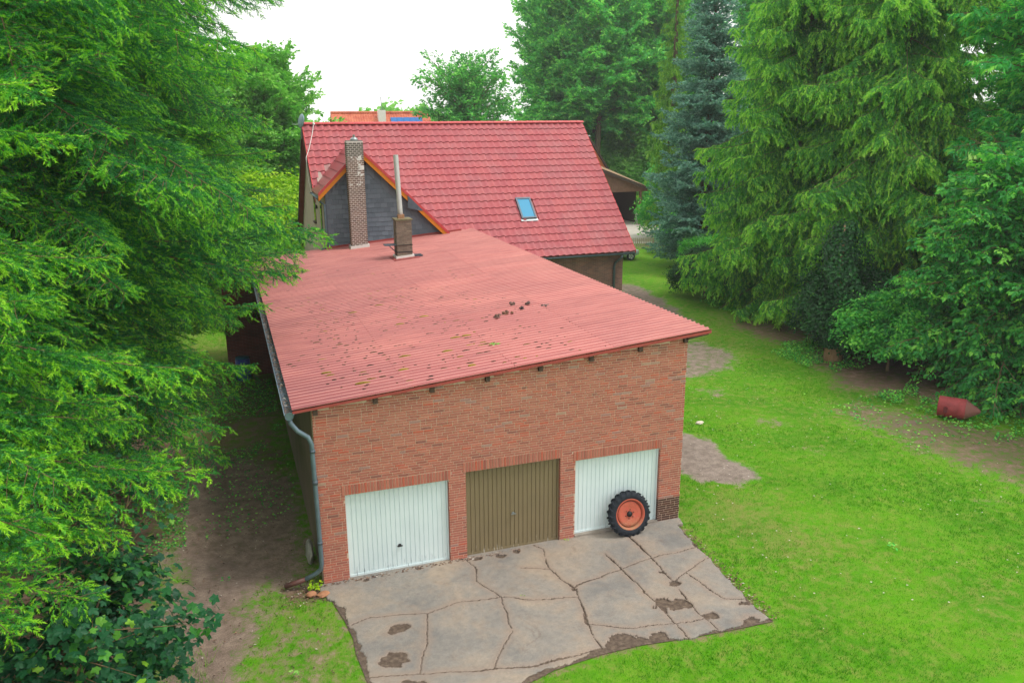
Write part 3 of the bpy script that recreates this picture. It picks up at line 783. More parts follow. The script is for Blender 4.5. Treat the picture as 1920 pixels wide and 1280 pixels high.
for (y, z0, z1, wd) in ((22.0, 5.15, 6.5, .62), (24.6, 5.3, 6.6, .75)):
    wn = MB().box((WX0-.02, y, z0), (WX0+.05, y+wd, z1)).build('window', M_WOODD, lw)
    MB().box((WX0-.026, y+.06, z0+.06), (WX0-.022, y+wd/2-.02, z1-.06)).build('pane', M_GLASS, wn)
    MB().box((WX0-.026, y+wd/2+.02, z0+.06), (WX0-.022, y+wd-.06, z1-.06)).build('pane', M_GLASS, wn)
    MB().box((WX0-.1, y-.05, z0-.06), (WX0, y+wd+.05, z0)).build('sill', M_WOODD, wn)
MB().lathe([(0, 0), (.07, .0), (.06, .12), (.02, .18), (0, .18)], 10, Matrix.Translation((WX0-.1, 23.4, 6.1))).build('wall_lamp', M_BLACK, lw)

# main roof deck and tiles
NORM = Vector((0, -math.sin(sa), math.cos(sa)))
def deck(mb, poly3, th=.06):
    a = [Vector(p) for p in poly3]; nn = (a[1]-a[0]).cross(a[2]-a[0]).normalized()
    if nn.z < 0: nn = -nn
    b = [p - nn*th for p in a]; n = len(a)
    mb.add(a+b, [tuple(range(n)), tuple(range(n, 2*n))[::-1]] + [(i, n+i, n+(i+1) % n, (i+1) % n) for i in range(n)])
    return mb
P = lambda x, y, dz=-.075: (x, y, zroof(y)+dz)
mb = MB(); deck(mb, [P(9.0, HYE+.05), P(HXR-.03, HYE+.05), P(HXR-.03, HYR), P(9.0, HYR)]); deck(mb, [P(APX, 20.7), P(8.98, 20.7), P(8.98, HYR), P(APX, HYR)]); deck(mb, [P(HXL+.03, 22.75), P(APX-.01, 22.75), P(APX-.01, HYR), P(HXL+.03, HYR)])
deck(mb, [(HXL, HYR, HZR-.03), (HXR, HYR, HZR-.03), (HXR, HYB, HZE-.03), (HXL, HYB, HZE-.03)], .08)
hroof = mb.build('roof', M_SHEETTRIM, house)
NR = 20; RL = SLEN/NR; NCOL = 44; TW = (HXR-HXL)/NCOL
def tile_mesh(name, t):
    """double-roll tile: x across, y up the slope, z out; lower end at y=0 lifted over the course below"""
    prof = []
    for u, z in ((0, 0), (.12, .0), (.32, .01), (.5, .034), (.66, .056), (.8, .06), (.92, .044), (1., .004)): prof.append((u*TW, z))
    L = RL+.05; vs = []
    for (y, dz) in ((0, .046), (L, 0.0)):
        for x, z in prof: vs.append((x, y, z+dz))
    for x, z in prof: vs.append((x, 0.006, z+.046-.044))
    m = len(prof)
    for x, z in prof: vs.append((x, 0, z+.046))
    fs = [(i, i+1, m+i+1, m+i) for i in range(m-1)] + [(2*m+i, 2*m+i+1, 3*m+i+1, 3*m+i) for i in range(m-1)]
    fs += [(3*m, m, 2*m), (4*m-1, 3*m-1, 2*m-1)]
    me = bpy.data.meshes.new(name); me.from_pydata(vs, [], fs)
    me.polygons.foreach_set('use_smooth', np.array([i < m-1 for i in range(len(fs))], bool))
    me.attributes.new('tint', 'FLOAT', 'FACE').data.foreach_set('value', np.full(len(fs), t, np.float32)); me.materials.append(M_TILE)
    return me
TILES = [tile_mesh('roof_tile', t) for t in (.25, .34, .42, .48, .54, .62, .72, 1.)]
TV = np.array([v.co for v in TILES[0].vertices]); TF = [np.array([tuple(p.vertices) for p in TILES[0].polygons if len(p.vertices) == 4]), np.array([tuple(p.vertices) for p in TILES[0].polygons if len(p.vertices) == 3])]
cells = []
for r_ in range(NR):
    yy = HYE + (HYR-HYE)*r_/NR; zz = zroof(yy+.01)
    for c in range(NCOL):
        x = HXL + c*TW
        if x < 8.95 and yy < 20.55: continue
        if 12.5 < x+.1 < 13.2 and 20.9 < yy < 21.9: continue
        if x < APX and zz < 6.75: continue
        # inside the cross gable: covered by its roof
        if x+TW < APX + (APZ-zz) - .5 and x > APX - (APZ-zz) + .5 and yy < 25.0: continue
        cells.append((x, yy, r_, c))
cells.sort(key=lambda q: (q[0]-CAM[0])**2 + (q[1]-CAM[1])**2)
RM = Matrix.Rotation(sa, 4, 'X')
VV = []; FQ = []; FT = []; TQ = []; TT = []; base = 0
vis = [q for q in cells if zroof(q[1]) > 5.0 or q[0] > 10.2]
indiv = set(vis[:300])
for q in cells:
    x, yy, r_, c = q
    M = Matrix.Translation((x, yy, zroof(yy)-.045)) @ RM @ Matrix.Rotation(random.gauss(0, .006), 4, 'Z')
    pale = (c <= 2 and r_ in (10, 11, 12, 13) and random.random() < .35)
    if q in indiv:
        me = TILES[7] if pale else random.choice(TILES[:7]); mobj('roof_tile', me, hroof, M)
    else:
        Mn = np.array(M); VV.append(TV @ Mn[:3, :3].T + Mn[:3, 3]); FQ.append(TF[0]+base); FT.append(TF[1]+base); base += len(TV)
        t = 1.0 if pale else random.uniform(.22, .75); TQ.append(np.full(len(TF[0]), t)); TT.append(np.full(len(TF[1]), t))
me = np_mesh('tile_courses', np.concatenate(VV), [np.concatenate(FQ), np.concatenate(FT)], M_TILE, [np.concatenate(TQ), np.concatenate(TT)], True)
tag(mobj('tile_courses', me, hroof), kind='stuff')
# ridge caps
cap = MB(); n = 8; vs = []
for xx, rr in ((0, .15), (.40, .135)):
    for k in range(n+1):
        q = PI*k/n; vs.append((xx, math.cos(q)*rr, math.sin(q)*rr*.75))
cap.add(vs, [(k, k+1, n+2+k, n+1+k) for k in range(n)]); cap.add(vs[:n+1], [tuple(range(n+1))])
capm = bpy.data.meshes.new('ridge_tile'); capm.from_pydata(cap.v, [], cap.f); capm.materials.append(M_RIDGE)
for i in range(41): mobj('ridge_tile', capm, hroof, Matrix.Translation((HXL+i*.37+.0, HYR, HZR-.01+random.uniform(-.004, .004))))
# verge strips along the gable ends
for xv in (HXL-.03, HXR-.01):
    mb = MB()
    for r_ in range(NR):
        y0 = HYE+(HYR-HYE)*r_/NR; y1 = HYE+(HYR-HYE)*(r_+1)/NR+.03
        if xv < 5 and y0 < 22.2: continue
        mb.prism([(y0, zroof(y0)-.12), (y1, zroof(y1)-.12), (y1, zroof(y1)-.0), (y0, zroof(y0)+.045)], 'x', xv, xv+.04)
    mb.build('verge_tiles', M_RIDGE, hroof)
# barge boards, left gable (dark wood, both slopes)
mb = MB(); mb.prism([(HYR, HZR-.02), (HYR, HZR-.3), (HYB, HZE-.3), (HYB, HZE-.02)], 'x', HXL-.06, HXL-.02)
mb.prism([(HYR, HZR-.12), (HYR, HZR-.34), (22.4, zroof(22.4)-.34), (22.4, zroof(22.4)-.12)], 'x', HXL-.05, HXL-.031); mb.build('barge_board', M_WOODD, hroof)
# eave gutter and downpipe at the right
mb = MB(); half_gutter(mb, (9.9, HYE-.06, HZE-.09), (HXR-.05, HYE-.06, HZE-.09), .085, 1); hg = mb.build('gutter', M_ZINCD, house, True)
MB().tube([(17.1, HYE-.06, HZE-.18), (17.08, HYE+.0, HZE-.32), (16.95, 19.6, HZE-.62), (16.93, 19.66, HZE-.85), (16.93, 19.66, 0)], .06, 10).build('downpipe', M_ZINCD, house, True)
# skylight
sk = MB(); cx_, cy_ = 12.84, 21.44
Ms = Matrix.Translation((cx_, cy_, zroof(cy_)+.03)) @ RM
def rb(mb, a, b): mb.box(a, b, 0, Ms)
hw, hh = .39, .68
fr = MB(); rb(fr, (-hw, -hh, 0), (-hw+.08, hh, .09)); rb(fr, (hw-.08, -hh, 0), (hw, hh, .09)); rb(fr, (-hw+.08, hh-.1, 0), (hw-.08, hh, .09)); rb(fr, (-hw+.08, -hh, 0), (hw-.08, -hh+.08, .09)); rb(fr, (-hw, -hh, -.06), (hw, hh, -.002))
skl = fr.build('skylight', M_ZINCD, house)
pn = MB(); rb(pn, (-hw+.08, -hh+.08, .04), (hw-.08, hh-.1, .06)); pn.build('pane', M_SKYGLASS, skl)
ap = MB(); rb(ap, (-hw-.05, -hh-.14, -.01), (hw+.05, -hh-.005, .02)); ap.build('lead_apron', M_STEEL, skl)

# cross gable: slate wall, roof, fascia
GY_ = 20.45
gl, gr = 2.95, 8.85
ztri = lambda x: APZ - .3 - abs(x-APX)*.98
gable = MB(); gable.prism([(gl, 4.3), (gr, 4.3), (gr, ztri(gr)), (APX, ztri(APX)), (gl, ztri(gl))], 'y', GY_, GY_+.2)
gable = gable.build('slate_gable', plain('slate_backing', srgb(44, 52, 60), .8, 0, .1, 5), house)
k = 0; z = 4.42
while z < APZ:
    x = gl + .01 - (.14 if k % 2 else 0)
    while x < gr:
        a, b = max(x, gl+.01), min(x+.285, gr)
        # clip under the rake
        pts = [(a, z), (b, z), (b, min(z+.205, ztri(b)-.02)), (a, min(z+.205, ztri(a)-.02))]
        if a < APX < b: pts = [(a, z), (b, z), (b, min(z+.205, ztri(b)-.02)), (APX, min(z+.205, ztri(APX)-.02)), (a, min(z+.205, ztri(a)-.02))]
        if min(ztri(a), ztri(b))-.02 > z+.02 and b-a > .05:
            t = random.random(); n = len(pts); pr1 = random.uniform(0, .003)
            m = MB(); m.add([(p[0], GY_-.022-pr1 if i < 2 else GY_-.008, p[1]) for i, p in enumerate(pts)] + [(p[0], GY_-.0, p[1]) for p in pts],
                            [tuple(range(n))] + [((i+1) % n, i, n+i, n+(i+1) % n) for i in range(n)], t)
            m.build('slate', M_SLATE, gable)
        x += .29
    z += .213; k += 1
for (x0_, x1_, o_) in ((APX+.3, gr-.1, .42), (gl+.05, APX-.3, .3)):     # raking border course
    n = 12
    for i in range(n):
        a = x0_+(x1_-x0_)*i/n; b = x0_+(x1_-x0_)*(i+1)/n-.012
        if min(ztri(a), ztri(b))-o_ < 4.4: continue
        MB().add([(a, GY_-.036, ztri(a)-o_), (b, GY_-.036, ztri(b)-o_), (b, GY_-.03, ztri(b)-.02), (a, GY_-.03, ztri(a)-.02),
                  (a, GY_-.0, ztri(a)-o_), (b, GY_-.0, ztri(b)-o_), (b, GY_-.0, ztri(b)-.02), (a, GY_-.0, ztri(a)-.02)],
                 [(0,1,2,3), (0,4,5,1), (1,5,6,2), (2,6,7,3), (3,7,4,0)], random.random()).build('border_slate', M_SLATE, gable)
# corner strip
MB().box((gl-.01, GY_-.03, 4.4), (gl+.05, GY_-.0, ztri(gl)-.05)).build('corner_strip', M_ZINCD, gable)
# cross gable roof
YV = 20.1
zg = lambda x: APZ - abs(x-APX)*.98
ymain = lambda z: HYE + (z-HZE)/sl_
xl_, xr_ = 2.62, 9.0
mb = MB()
deck(mb, [(xl_, YV, zg(xl_)-.06), (APX, YV, zg(APX)-.06), (APX, ymain(zg(APX))+.3, zg(APX)-.06), (xl_, ymain(zg(xl_))+.3, zg(xl_)-.06)], .06)
deck(mb, [(APX, YV, zg(APX)-.06), (xr_, YV, zg(xr_)-.06), (xr_, ymain(zg(xr_))+.3, zg(xr_)-.06), (APX, ymain(zg(APX))+.3, zg(APX)-.06)], .06)
groof = mb.build('cross_gable_roof', M_SHEETTRIM, house)
ga = math.atan(.98)
rows = int((APX-xl_)*math.hypot(1, .98)/RL)+1
def flat_tile(t):
    L = RL+.05; W = .36; mbx = MB()
    mbx.add([(0,0,.035),(W,0,.035),(W,L,0),(0,L,0),(0,0,.01),(W,0,.01),(0,L,-.02),(W,L,-.02)], [(0,1,2,3),(4,5,1,0),(1,5,7,2),(4,0,3,6)], t)
    me = bpy.data.meshes.new('flat_tile'); me.from_pydata(mbx.v, [], mbx.f); me.attributes.new('tint', 'FLOAT', 'FACE').data.foreach_set('value', np.array(mbx.t, np.float32)); me.materials.append(M_GTILE); return me
M_GTILE = plain('brown_glazed_tile', srgb(140, 62, 62), .3, 0, .15, 5, .5)
FT_ = [flat_tile(t) for t in (.2, .5, .8)]
for side in (-1, 1):
    Lr = (APX-xl_) if side < 0 else (xr_-APX)
    nr = int(Lr*math.hypot(1, .98)/RL)
    for r_ in range(nr+1):
        s0 = Lr*math.hypot(1, .98) - (r_+1)*RL if r_ < nr else 0
        d_ = Lr - r_*RL*math.cos(ga)     # horizontal offset of the lower end from the ridge
        xx = APX + side*d_; zz = zg(xx)-.05
        ye = ymain(zz)+.35
        y = YV
        while y < ye-.2:
            if side < 0: Mt = Matrix.Translation((xx, y+.35, zz)) @ Matrix.Rotation(R(-90), 4, 'Z') @ Matrix.Rotation(ga, 4, 'X')
            else: Mt = Matrix.Translation((xx, y, zz)) @ Matrix.Rotation(R(90), 4, 'Z') @ Matrix.Rotation(ga, 4, 'X')
            if side < 0 or y < YV+.1: mobj('flat_tile', random.choice(FT_), groof, Mt)
            y += .352
# verge band and orange fascia on both rakes
for (xa, xb) in ((xl_, APX), (APX, xr_)):
    MB().prism([(xa, zg(xa)-.1), (xb, zg(xb)-.1), (xb, zg(xb)+.05), (xa, zg(xa)+.05)], 'y', YV-.05, YV-.002).build('verge_band', M_RIDGE, groof)
    MB().prism([(xa, zg(xa)-.32), (xb, zg(xb)-.32), (xb, zg(xb)-.1), (xa, zg(xa)-.1)], 'y', YV-.01, YV+.03).build('fascia_board', M_ORANGE, groof)
    MB().prism([(xa, zg(xa)-.32), (xb, zg(xb)-.32), (xb, zg(xb)-.29), (xa, zg(xa)-.29)], 'y', YV+.03, GY_-.04).build('soffit_board', M_WOODD, groof)
# bargeboard access box near the flue
mb = MB(); mb.prism([(6.6, 6.3), (7.15, 6.16), (7.3, 6.16), (6.6, 6.88)], 'y', YV-.06, YV-.015); mb.build('bracket_plate', M_ZINCD, groof)
# left eave gutter and downpipe of the cross gable
mb = MB(); half_gutter(mb, (xl_-.06, YV, zg(xl_)-.12), (xl_-.06, 22.6, zg(xl_)-.12), .07, 1); mb.build('eave_gutter', M_ZINC, groof, True)
MB().tube([(xl_-.05, 20.6, zg(xl_)-.18), (xl_+.1, 20.5, zg(xl_)-.35), (gl-.06, 20.38, zg(xl_)-.5), (gl-.06, 20.38, 4.85), (gl-.12, 20.38, 4.65), (gl-.35, 20.3, 4.56)], .045, 10).build('downpipe', M_ZINC, house, True)

# tall chimney with lime-streaked brick
def ctint(u):
    if u > .86: return random.uniform(.9, 1.)
    return random.uniform(0, .8)
ch1 = brick_stack('chimney', house, 3.88, 4.60, 19.5, 20.0, 4.62, 9.3, M_CHIM, M_MORTARW, ctint, 290, .083, .022, .004)
MB().box((3.9, 19.52, 9.3), (4.58, 19.98, 9.34)).build('chimney_cap', plain('grey_concrete', srgb(128, 126, 122), .9, 0, .3, 8), ch1)
MB().lathe([(.17, 0), (.17, .05), (.1, .12), (.05, .14), (.05, .24), (0, .24)], 12, Matrix.Translation((4.26, 19.75, 9.34))).build('chimney_pot', M_STEEL, ch1)
MB().prism([(3.82, zr(3.82)-.02), (4.66, zr(4.66)-.02), (4.66, zr(4.66)+.14), (3.82, zr(3.82)+.14)], 'y', 19.44, 20.05).build('chimney_flashing', M_WHITE, ch1)
mb = MB()
for i in range(34):       # lime runs
    z = random.triangular(7.2, 8.75, 8.55); x = random.choice([random.uniform(3.9, 4.5), random.gauss(4.33, .06)]); x = min(4.5, max(3.9, x))
    mb.box((x, 19.4945-.0002*i/34, z), (min(4.59, x+random.uniform(.03, .14)), 19.505, z+random.uniform(.015, .07)), 0)
mb.box((4.42, 19.492, 8.1), (4.59, 19.505, 8.28))
tag(mb.build('lime_stain', M_WHITE, ch1), kind='stuff')

# satellite dish and cable at the left ridge end
dish = empty('satellite_dish', (2.6, 25.8, 9.3), 'small grey satellite dish seen edge on at the ridge end', 'dish')
MB().lathe([(0, .06), (.15, .05), (.3, .015), (.36, -.02), (.35, -.03), (0, .04)], 24, Matrix.Translation((2.62, 25.7, 10.15)) @ Matrix.Rotation(R(-78), 4, 'Y') @ Matrix.Rotation(R(18), 4, 'X')).build('reflector', plain('dish_grey', srgb(128, 150, 160), .4, .2, .1, 4), dish, True)
MB().tube([(2.62, 25.8, 9.3), (2.62, 25.8, 10.15)], .025, 8).build('mast', M_STEEL, dish)
MB().tube([(2.6, 25.7, 9.98), (2.2, 25.6, 10.0), (2.2, 25.6, 10.15)], .015, 6).build('feed_arm', M_STEEL, dish)
cb = MB(); cb.tube([(3.25, HYR-.16, 10.02), (3.1, 25.4, zroof(25.4)+.09), (2.8, 24.6, zroof(24.6)+.08), (2.62, 24.3, zroof(24.3)), (2.62, 24.1, 7.6), (2.7, 24.0, 6.9), (2.95, 23.6, 6.6)], .016, 6)
blob(cb, (3.25, HYR-.16, 9.98), .07, .07, .12, 0, 10, 4)
tag(cb.build('aerial_cable', M_WHITE), 'white aerial cable running from the ridge over the left verge', 'cable')

# ------------------------------------------------------------------ things around the garage
# tractor wheel
wc = Vector((7.58, -.262, .585)); lean = R(-13)
WM = Matrix.Translation(wc) @ Matrix.Rotation(lean, 4, 'X') @ Matrix.Rotation(R(90), 4, 'X')
wheel = empty('tractor_wheel', (7.58, -.35, 0), 'old tractor wheel with orange rim leaning on the right white door', 'wheel')
prof = [(.385, .085), (.40, .105), (.44, .118), (.49, .115), (.53, .095), (.548, .05), (.552, 0), (.548, -.05), (.53, -.095), (.49, -.115), (.44, -.118), (.40, -.105), (.385, -.085)]
M_RUB = plain('tyre_rubber', srgb(34, 40, 48), .75, 0, .3, 16, .3)
ty = MB().lathe(prof, 48, WM).build('tyre', M_RUB, wheel, True)
for i in range(22):
    for sd in (-1, 1):
        a = 2*PI*(i + (.5 if sd > 0 else 0))/22
        lug = MB()
        pts = []
        for (u, ww, hgt) in ((.0, .0, .035), (.5, .55, .033), (1., 1., .02), (1.25, 1.15, .0)):
            zc_ = sd*.118*min(1, ww*1.0) ; aa = a + .13*u
            rr = .553 - (.03 if u == 1. else 0) - (.075 if u > 1 else 0)
            for da in (-.028, .028):
                for h in (-.02, hgt):
                    pts.append(WM @ Vector(((rr+h)*math.cos(aa+da), (rr+h)*math.sin(aa+da), zc_ + (sd*.012 if u > 1 else 0))))
        fs = []
        for q in range(3):
            b0 = q*4; fs += [(b0+1, b0+3, b0+7, b0+5), (b0, b0+1, b0+5, b0+4), (b0+2, b0+6, b0+7, b0+3)]
        fs += [(0, 2, 3, 1), (12, 13, 15, 14)]
        lug.add(pts, fs); lug.build('tyre_lug', M_RUB, ty)
def rust_mat():
    k = NT('flaking_orange_paint'); p = k.pos(); n = k.noise(14, p, 6, .7); v = k.new('TexVoronoi'); v.inputs['Scale'].default_value = 34; k.l(p, v.inputs['Vector'])
    sep = k.new('SeparateXYZ'); k.l(p, sep.inputs[0])
    c = k.ramp(n, [(.3, srgb(168, 88, 70)), (.5, srgb(186, 96, 74)), (.7, srgb(194, 84, 74))])
    fl = k.math('MULTIPLY', k.ramp(v.outputs['Distance'], [(.16, 1.), (.26, 0.)]), k.ramp(k.noise(5, p, 4), [(.46, 0.), (.56, 1.)]))
    low = k.ramp(sep.outputs['Z'], [(.35, 1.), (.62, .15)])
    c = k.mix(k.math('MULTIPLY', fl, low), c, srgb(222, 208, 196))
    c = k.mix(k.math('MULTIPLY', k.ramp(sep.outputs['Z'], [(.28, 1.), (.5, 0.)]), k.ramp(n, [(.4, .2), (.6, .9)])), c, srgb(160, 128, 94))
    k.bump(n, .3, .008); return k.set(c, .7, .1, .3)
M_RUST = rust_mat()
MB().lathe([(.4, .11), (.385, .115), (.365, .10), (.345, .06), (.335, .0), (.345, -.06), (.365, -.10), (.4, -.11)], 48, WM).build('rim', M_RUST, wheel, True)
MB().lathe([(.325, .045), (.32, .06), (.26, .062), (.2, .05), (.12, .04), (0, .04)], 40, WM).build('wheel_disc', M_RUST, wheel, True)
MB().lathe([(.342, .02), (.3, .03), (.28, .02)], 40, WM).build('disc_gap', M_BLACK, wheel, True)
MB().lathe([(.075, .035), (.072, .07), (.05, .085), (.04, .1), (0, .1)], 20, WM).build('hub', M_BLACK, wheel, True)
for i in range(6):
    a = 2*PI*i/6+.3; q = WM @ Vector((.115*math.cos(a), .115*math.sin(a), .045)); q2 = WM @ Vector((.115*math.cos(a), .115*math.sin(a), .065))
    MB().tube([q, q2], .012, 6).build('wheel_bolt', M_BLACK, wheel)

# red drum tank under the tree at the right
M_RED = plain('red_drum_paint', srgb(150, 62, 64), .65, 0, .3, 5)
ax_ = Vector((.62, -.78, 0)).normalized(); c0 = Vector((21.85, 3.75, .37))
DM = Matrix.Translation(c0) @ ax_.to_track_quat('Z', 'Y').to_matrix().to_4x4()
drum = empty('steel_drum', (22.2, 3.4, 0), 'red steel drum with cone end lying under the leafy tree', 'drum')
MB().lathe([(0, -.02), (.33, 0), (.36, .02), (.36, .25), (.372, .27), (.36, .29), (.36, .62), (.372, .64), (.36, .66), (.36, .86)], 28, DM).build('drum_body', M_RED, drum, True)
MB().lathe([(.355, .86), (.3, .93), (.1, 1.25), (.05, 1.32), (0, 1.32)], 28, DM).build('cone_end', plain('faded_red_cone', srgb(140, 92, 86), .6, 0, .2, 4), drum, True)
h = MB(); h.tube([DM @ Vector((-.33, -.1, .25)), DM @ Vector((-.44, -.1, .28)), DM @ Vector((-.44, .1, .28)), DM @ Vector((-.33, .1, .25))], .02, 6)
h.box((-.42, -.09, .2), (-.33, .09, .33), 0, DM); h.build('filler_hatch', plain('dark_red', srgb(110, 44, 48), .6, 0, .2, 5), drum)

# blue barrel and red crate by the annexe wall
bar = empty('plastic_barrel', (-1.2, 16.75, 0), 'blue plastic barrel standing by the annexe wall', 'barrel')
MB().lathe([(0, 0), (.26, 0), (.29, .04), (.29, .28), (.3, .3), (.29, .32), (.29, .6), (.3, .62), (.29, .64), (.28, .86), (.22, .9), (0, .9)], 24, Matrix.Translation((-1.2, 16.75, -.02))).build('barrel_body', plain('blue_plastic', srgb(40, 70, 168), .45, 0, .1, 4), bar, True)
MB().lathe([(.25, .9), (.27, .9), (.27, .94), (0, .95)], 24, Matrix.Translation((-1.2, 16.75, -.02))).build('barrel_lid', plain('blue_lid', srgb(40, 110, 150), .45, 0, .1, 4), bar, True)
crt = empty('wooden_crate', (-1.85, 16.8, 0), 'reddish brown wooden crate left of the blue barrel', 'crate')
for i in range(3): MB().box((-2.15, 16.55, .04+i*.14), (-1.58, 16.575, .16+i*.14)).build('slat', M_DARKBRICK, crt)
for i in range(3): MB().box((-2.15, 17.0, .04+i*.14), (-1.58, 17.02, .16+i*.14)).build('slat', M_DARKBRICK, crt)
MB().box((-2.15, 16.58, .0), (-2.12, 17.0, .45)).build('side_panel', M_DARKBRICK, crt); MB().box((-1.61, 16.58, .0), (-1.58, 17.0, .45)).build('side_panel', M_DARKBRICK, crt)
MB().box((-2.15, 16.55, .0), (-1.58, 17.02, .03)).build('bottom_panel', M_DARKBRICK, crt)

# stone leaning on the left wall, brick rubble by the downpipe, pale stone on the lawn
def rock(name, c, r, mat, label, cat, group=None, seed=0):
    rg = np.random.default_rng(seed); mb = MB(); n = 10; vs = []
    for i in range(6):
        e = -PI/2 + PI*(i+.5)/6
        for k in range(n):
            q = 2*PI*k/n; j = rg.uniform(.78, 1.15); vs.append((c[0]+r[0]*math.cos(e)*math.cos(q)*j, c[1]+r[1]*math.cos(e)*math.sin(q)*j, c[2]+r[2]*math.sin(e)))
    fs = [(i*n+k, i*n+(k+1) % n, (i+1)*n+(k+1) % n, (i+1)*n+k) for i in range(5) for k in range(n)] + [tuple(range(n))[::-1], tuple(range(5*n, 6*n))]
    mb.add(vs, fs); o = mb.build(name, mat); tag(o, label, cat, group); return o
M_STONE = plain('grey_stone', srgb(146, 146, 138), .9, 0, .25, 6, .2, .4)
rock('stone_slab', (-.18, 1.15, .26), (.1, .34, .3), M_STONE, 'grey stone slab leaning on the left wall behind the downpipe', 'stone', None, 2)
M_RUBB = plain('broken_brick', srgb(170, 122, 92), .9, 0, .3, 9, .2, .5)
rock('brick_rubble', (-.32, -.33, .02), (.13, .1, .06), M_RUBB, 'pale broken brick lying nearest the downpipe shoe', 'rubble', 'broken bricks by the downpipe', 3)
rock('brick_rubble', (-.06, -.42, .02), (.15, .12, .05), M_RUBB, 'broken brick lying beside the corner of the apron', 'rubble', 'broken bricks by the downpipe', 4)
rock('lawn_stone', (13.57, 5.99, .0), (.16, .1, .06), plain('pale_stone', srgb(214, 204, 186), .9, 0, .2, 9), 'small pale stone lying on the lawn right of the garage', 'stone', None, 5)

# ------------------------------------------------------------------ vegetation
def rot_z(a): c, s = np.cos(a), np.sin(a); return np.array([[c, -s, 0], [s, c, 0], [0, 0, 1]])
def rot_y(a): c, s = np.cos(a), np.sin(a); return np.array([[c, 0, s], [0, 1, 0], [-s, 0, c]])
def rot_x(a): c, s = np.cos(a), np.sin(a); return np.array([[1, 0, 0], [0, c, -s], [0, s, c]])
def unit(v): return v/np.maximum(np.linalg.norm(v, axis=-1, keepdims=True), 1e-9)

def blades(P, D, Ln, tint, rg, step, bl, bw, spread=.8):
    """needle-bearing twigs: a run of narrow triangles along each twig P + D*Ln"""
    k = np.maximum(3, (Ln/step).astype(int)); i = np.repeat(np.arange(len(P)), k); n = len(i)
    st = np.concatenate([[0], np.cumsum(k)[:-1]]); q = np.arange(n) - np.repeat(st, k)
    sfr = (q+.6)/k[i]
    Dn = D[i]; rnd = rg.normal(0, 1, (n, 3)); perp = unit(rnd - (rnd*Dn).sum(1, keepdims=True)*Dn)
    bd = unit(Dn + perp*np.where(sfr > .9, .25, spread)[:, None])
    bs = P[i] + Dn*(Ln[i]*sfr)[:, None]; l = bl*rg.uniform(.7, 1.25, (n, 1)); side = unit(np.cross(bd, rg.normal(0, 1, (n, 3))))
    V = np.stack([bs-side*bw, bs+side*bw, bs+bd*l], 1).reshape(-1, 3)
    T = tint[i] + .22*(sfr-.45) + rg.normal(0, .05, n)
    return V, np.arange(n*3).reshape(-1, 3), np.clip(T, 0, 1)
def twig_leaves(P, D, Ln, tint, rg, step, size, narrow, droop):
    k = np.maximum(2, (Ln/step).astype(int)); i = np.repeat(np.arange(len(P)), k); n = len(i)
    st = np.concatenate([[0], np.cumsum(k)[:-1]]); q = np.arange(n) - np.repeat(st, k); sfr = (q+.7)/k[i]
    Dn = D[i]; up_ = np.array([0, 0, 1.]); lat = unit(np.cross(Dn, up_)+1e-4)*np.where(q % 2, 1, -1)[:, None]
    a = unit(Dn*.6 + lat*.75 + np.array([0, 0, -droop]) + rg.normal(0, .28, (n, 3)))
    nr = unit(up_ + rg.normal(0, .42, (n, 3)) + Dn*.25); nr = unit(nr - (nr*a).sum(1, keepdims=True)*a); b = np.cross(nr, a)
    sz = size*rg.uniform(.65, 1.2, (n, 1)); base = P[i] + Dn*(Ln[i]*sfr)[:, None]
    V = np.stack([base, base + a*sz*.5 + b*sz*narrow*.5 + nr*sz*.07, base + a*sz - nr*sz*.12, base + a*sz*.5 - b*sz*narrow*.5 + nr*sz*.07], 1).reshape(-1, 3)
    return V, np.arange(n*4).reshape(-1, 4), np.clip(tint[i] + rg.normal(0, .12, n) + .1*(sfr-.5), 0, 1)

#        axis curve        2nd spacing, reach, rise mean/sd, sag; twig spacing, length, twig fall; shoot share
KIND = {
 'fir':    dict(cur=(.06, .34, .16), s2=.13, r2=.36, dz=(-.16, .16), sag=.25, s3=.055, l3=(.14, .3), fall=-.06, new=.42, bl=.056, bw=.009, step=.0078, spread=1.05),
 'spruce': dict(cur=(.08, .46, .26), s2=.15, r2=.34, dz=(-.4, .2), sag=.7, s3=.06, l3=(.16, .42), fall=-.8, new=.4, bl=.12, bw=.024, step=.022),
 'blue':   dict(cur=(.12, .2, .12), s2=.13, r2=.4, dz=(.0, .2), sag=.1, s3=.09, l3=(.12, .24), fall=.05, new=.35, bl=.13, bw=.032, step=.02),
 'horn':   dict(cur=(.2, .42, .0), s2=.2, r2=.45, dz=(-.05, .35), sag=.35, s3=.16, l3=(.22, .45), fall=-.3, new=.25, leaf=(.2, .6, .3), step=.05),
 'ash':    dict(cur=(.3, .4, .0), s2=.24, r2=.4, dz=(.1, .4), sag=.35, s3=.2, l3=(.3, .5), fall=-.25, new=.3, leaf=(.26, .34, .45), step=.038),
 'tall':   dict(cur=(.25, .2, .0), s2=.26, r2=.48, dz=(.15, .5), sag=.15, s3=.22, l3=(.35, .75), fall=.0, new=.3, leaf=(.34, .66, .2), step=.08),
 'oak':    dict(cur=(.3, .25, .0), s2=.3, r2=.5, dz=(.15, .5), sag=.1, s3=.3, l3=(.35, .7), fall=.05, new=.3, leaf=(.32, .62, .15), step=.12),
}
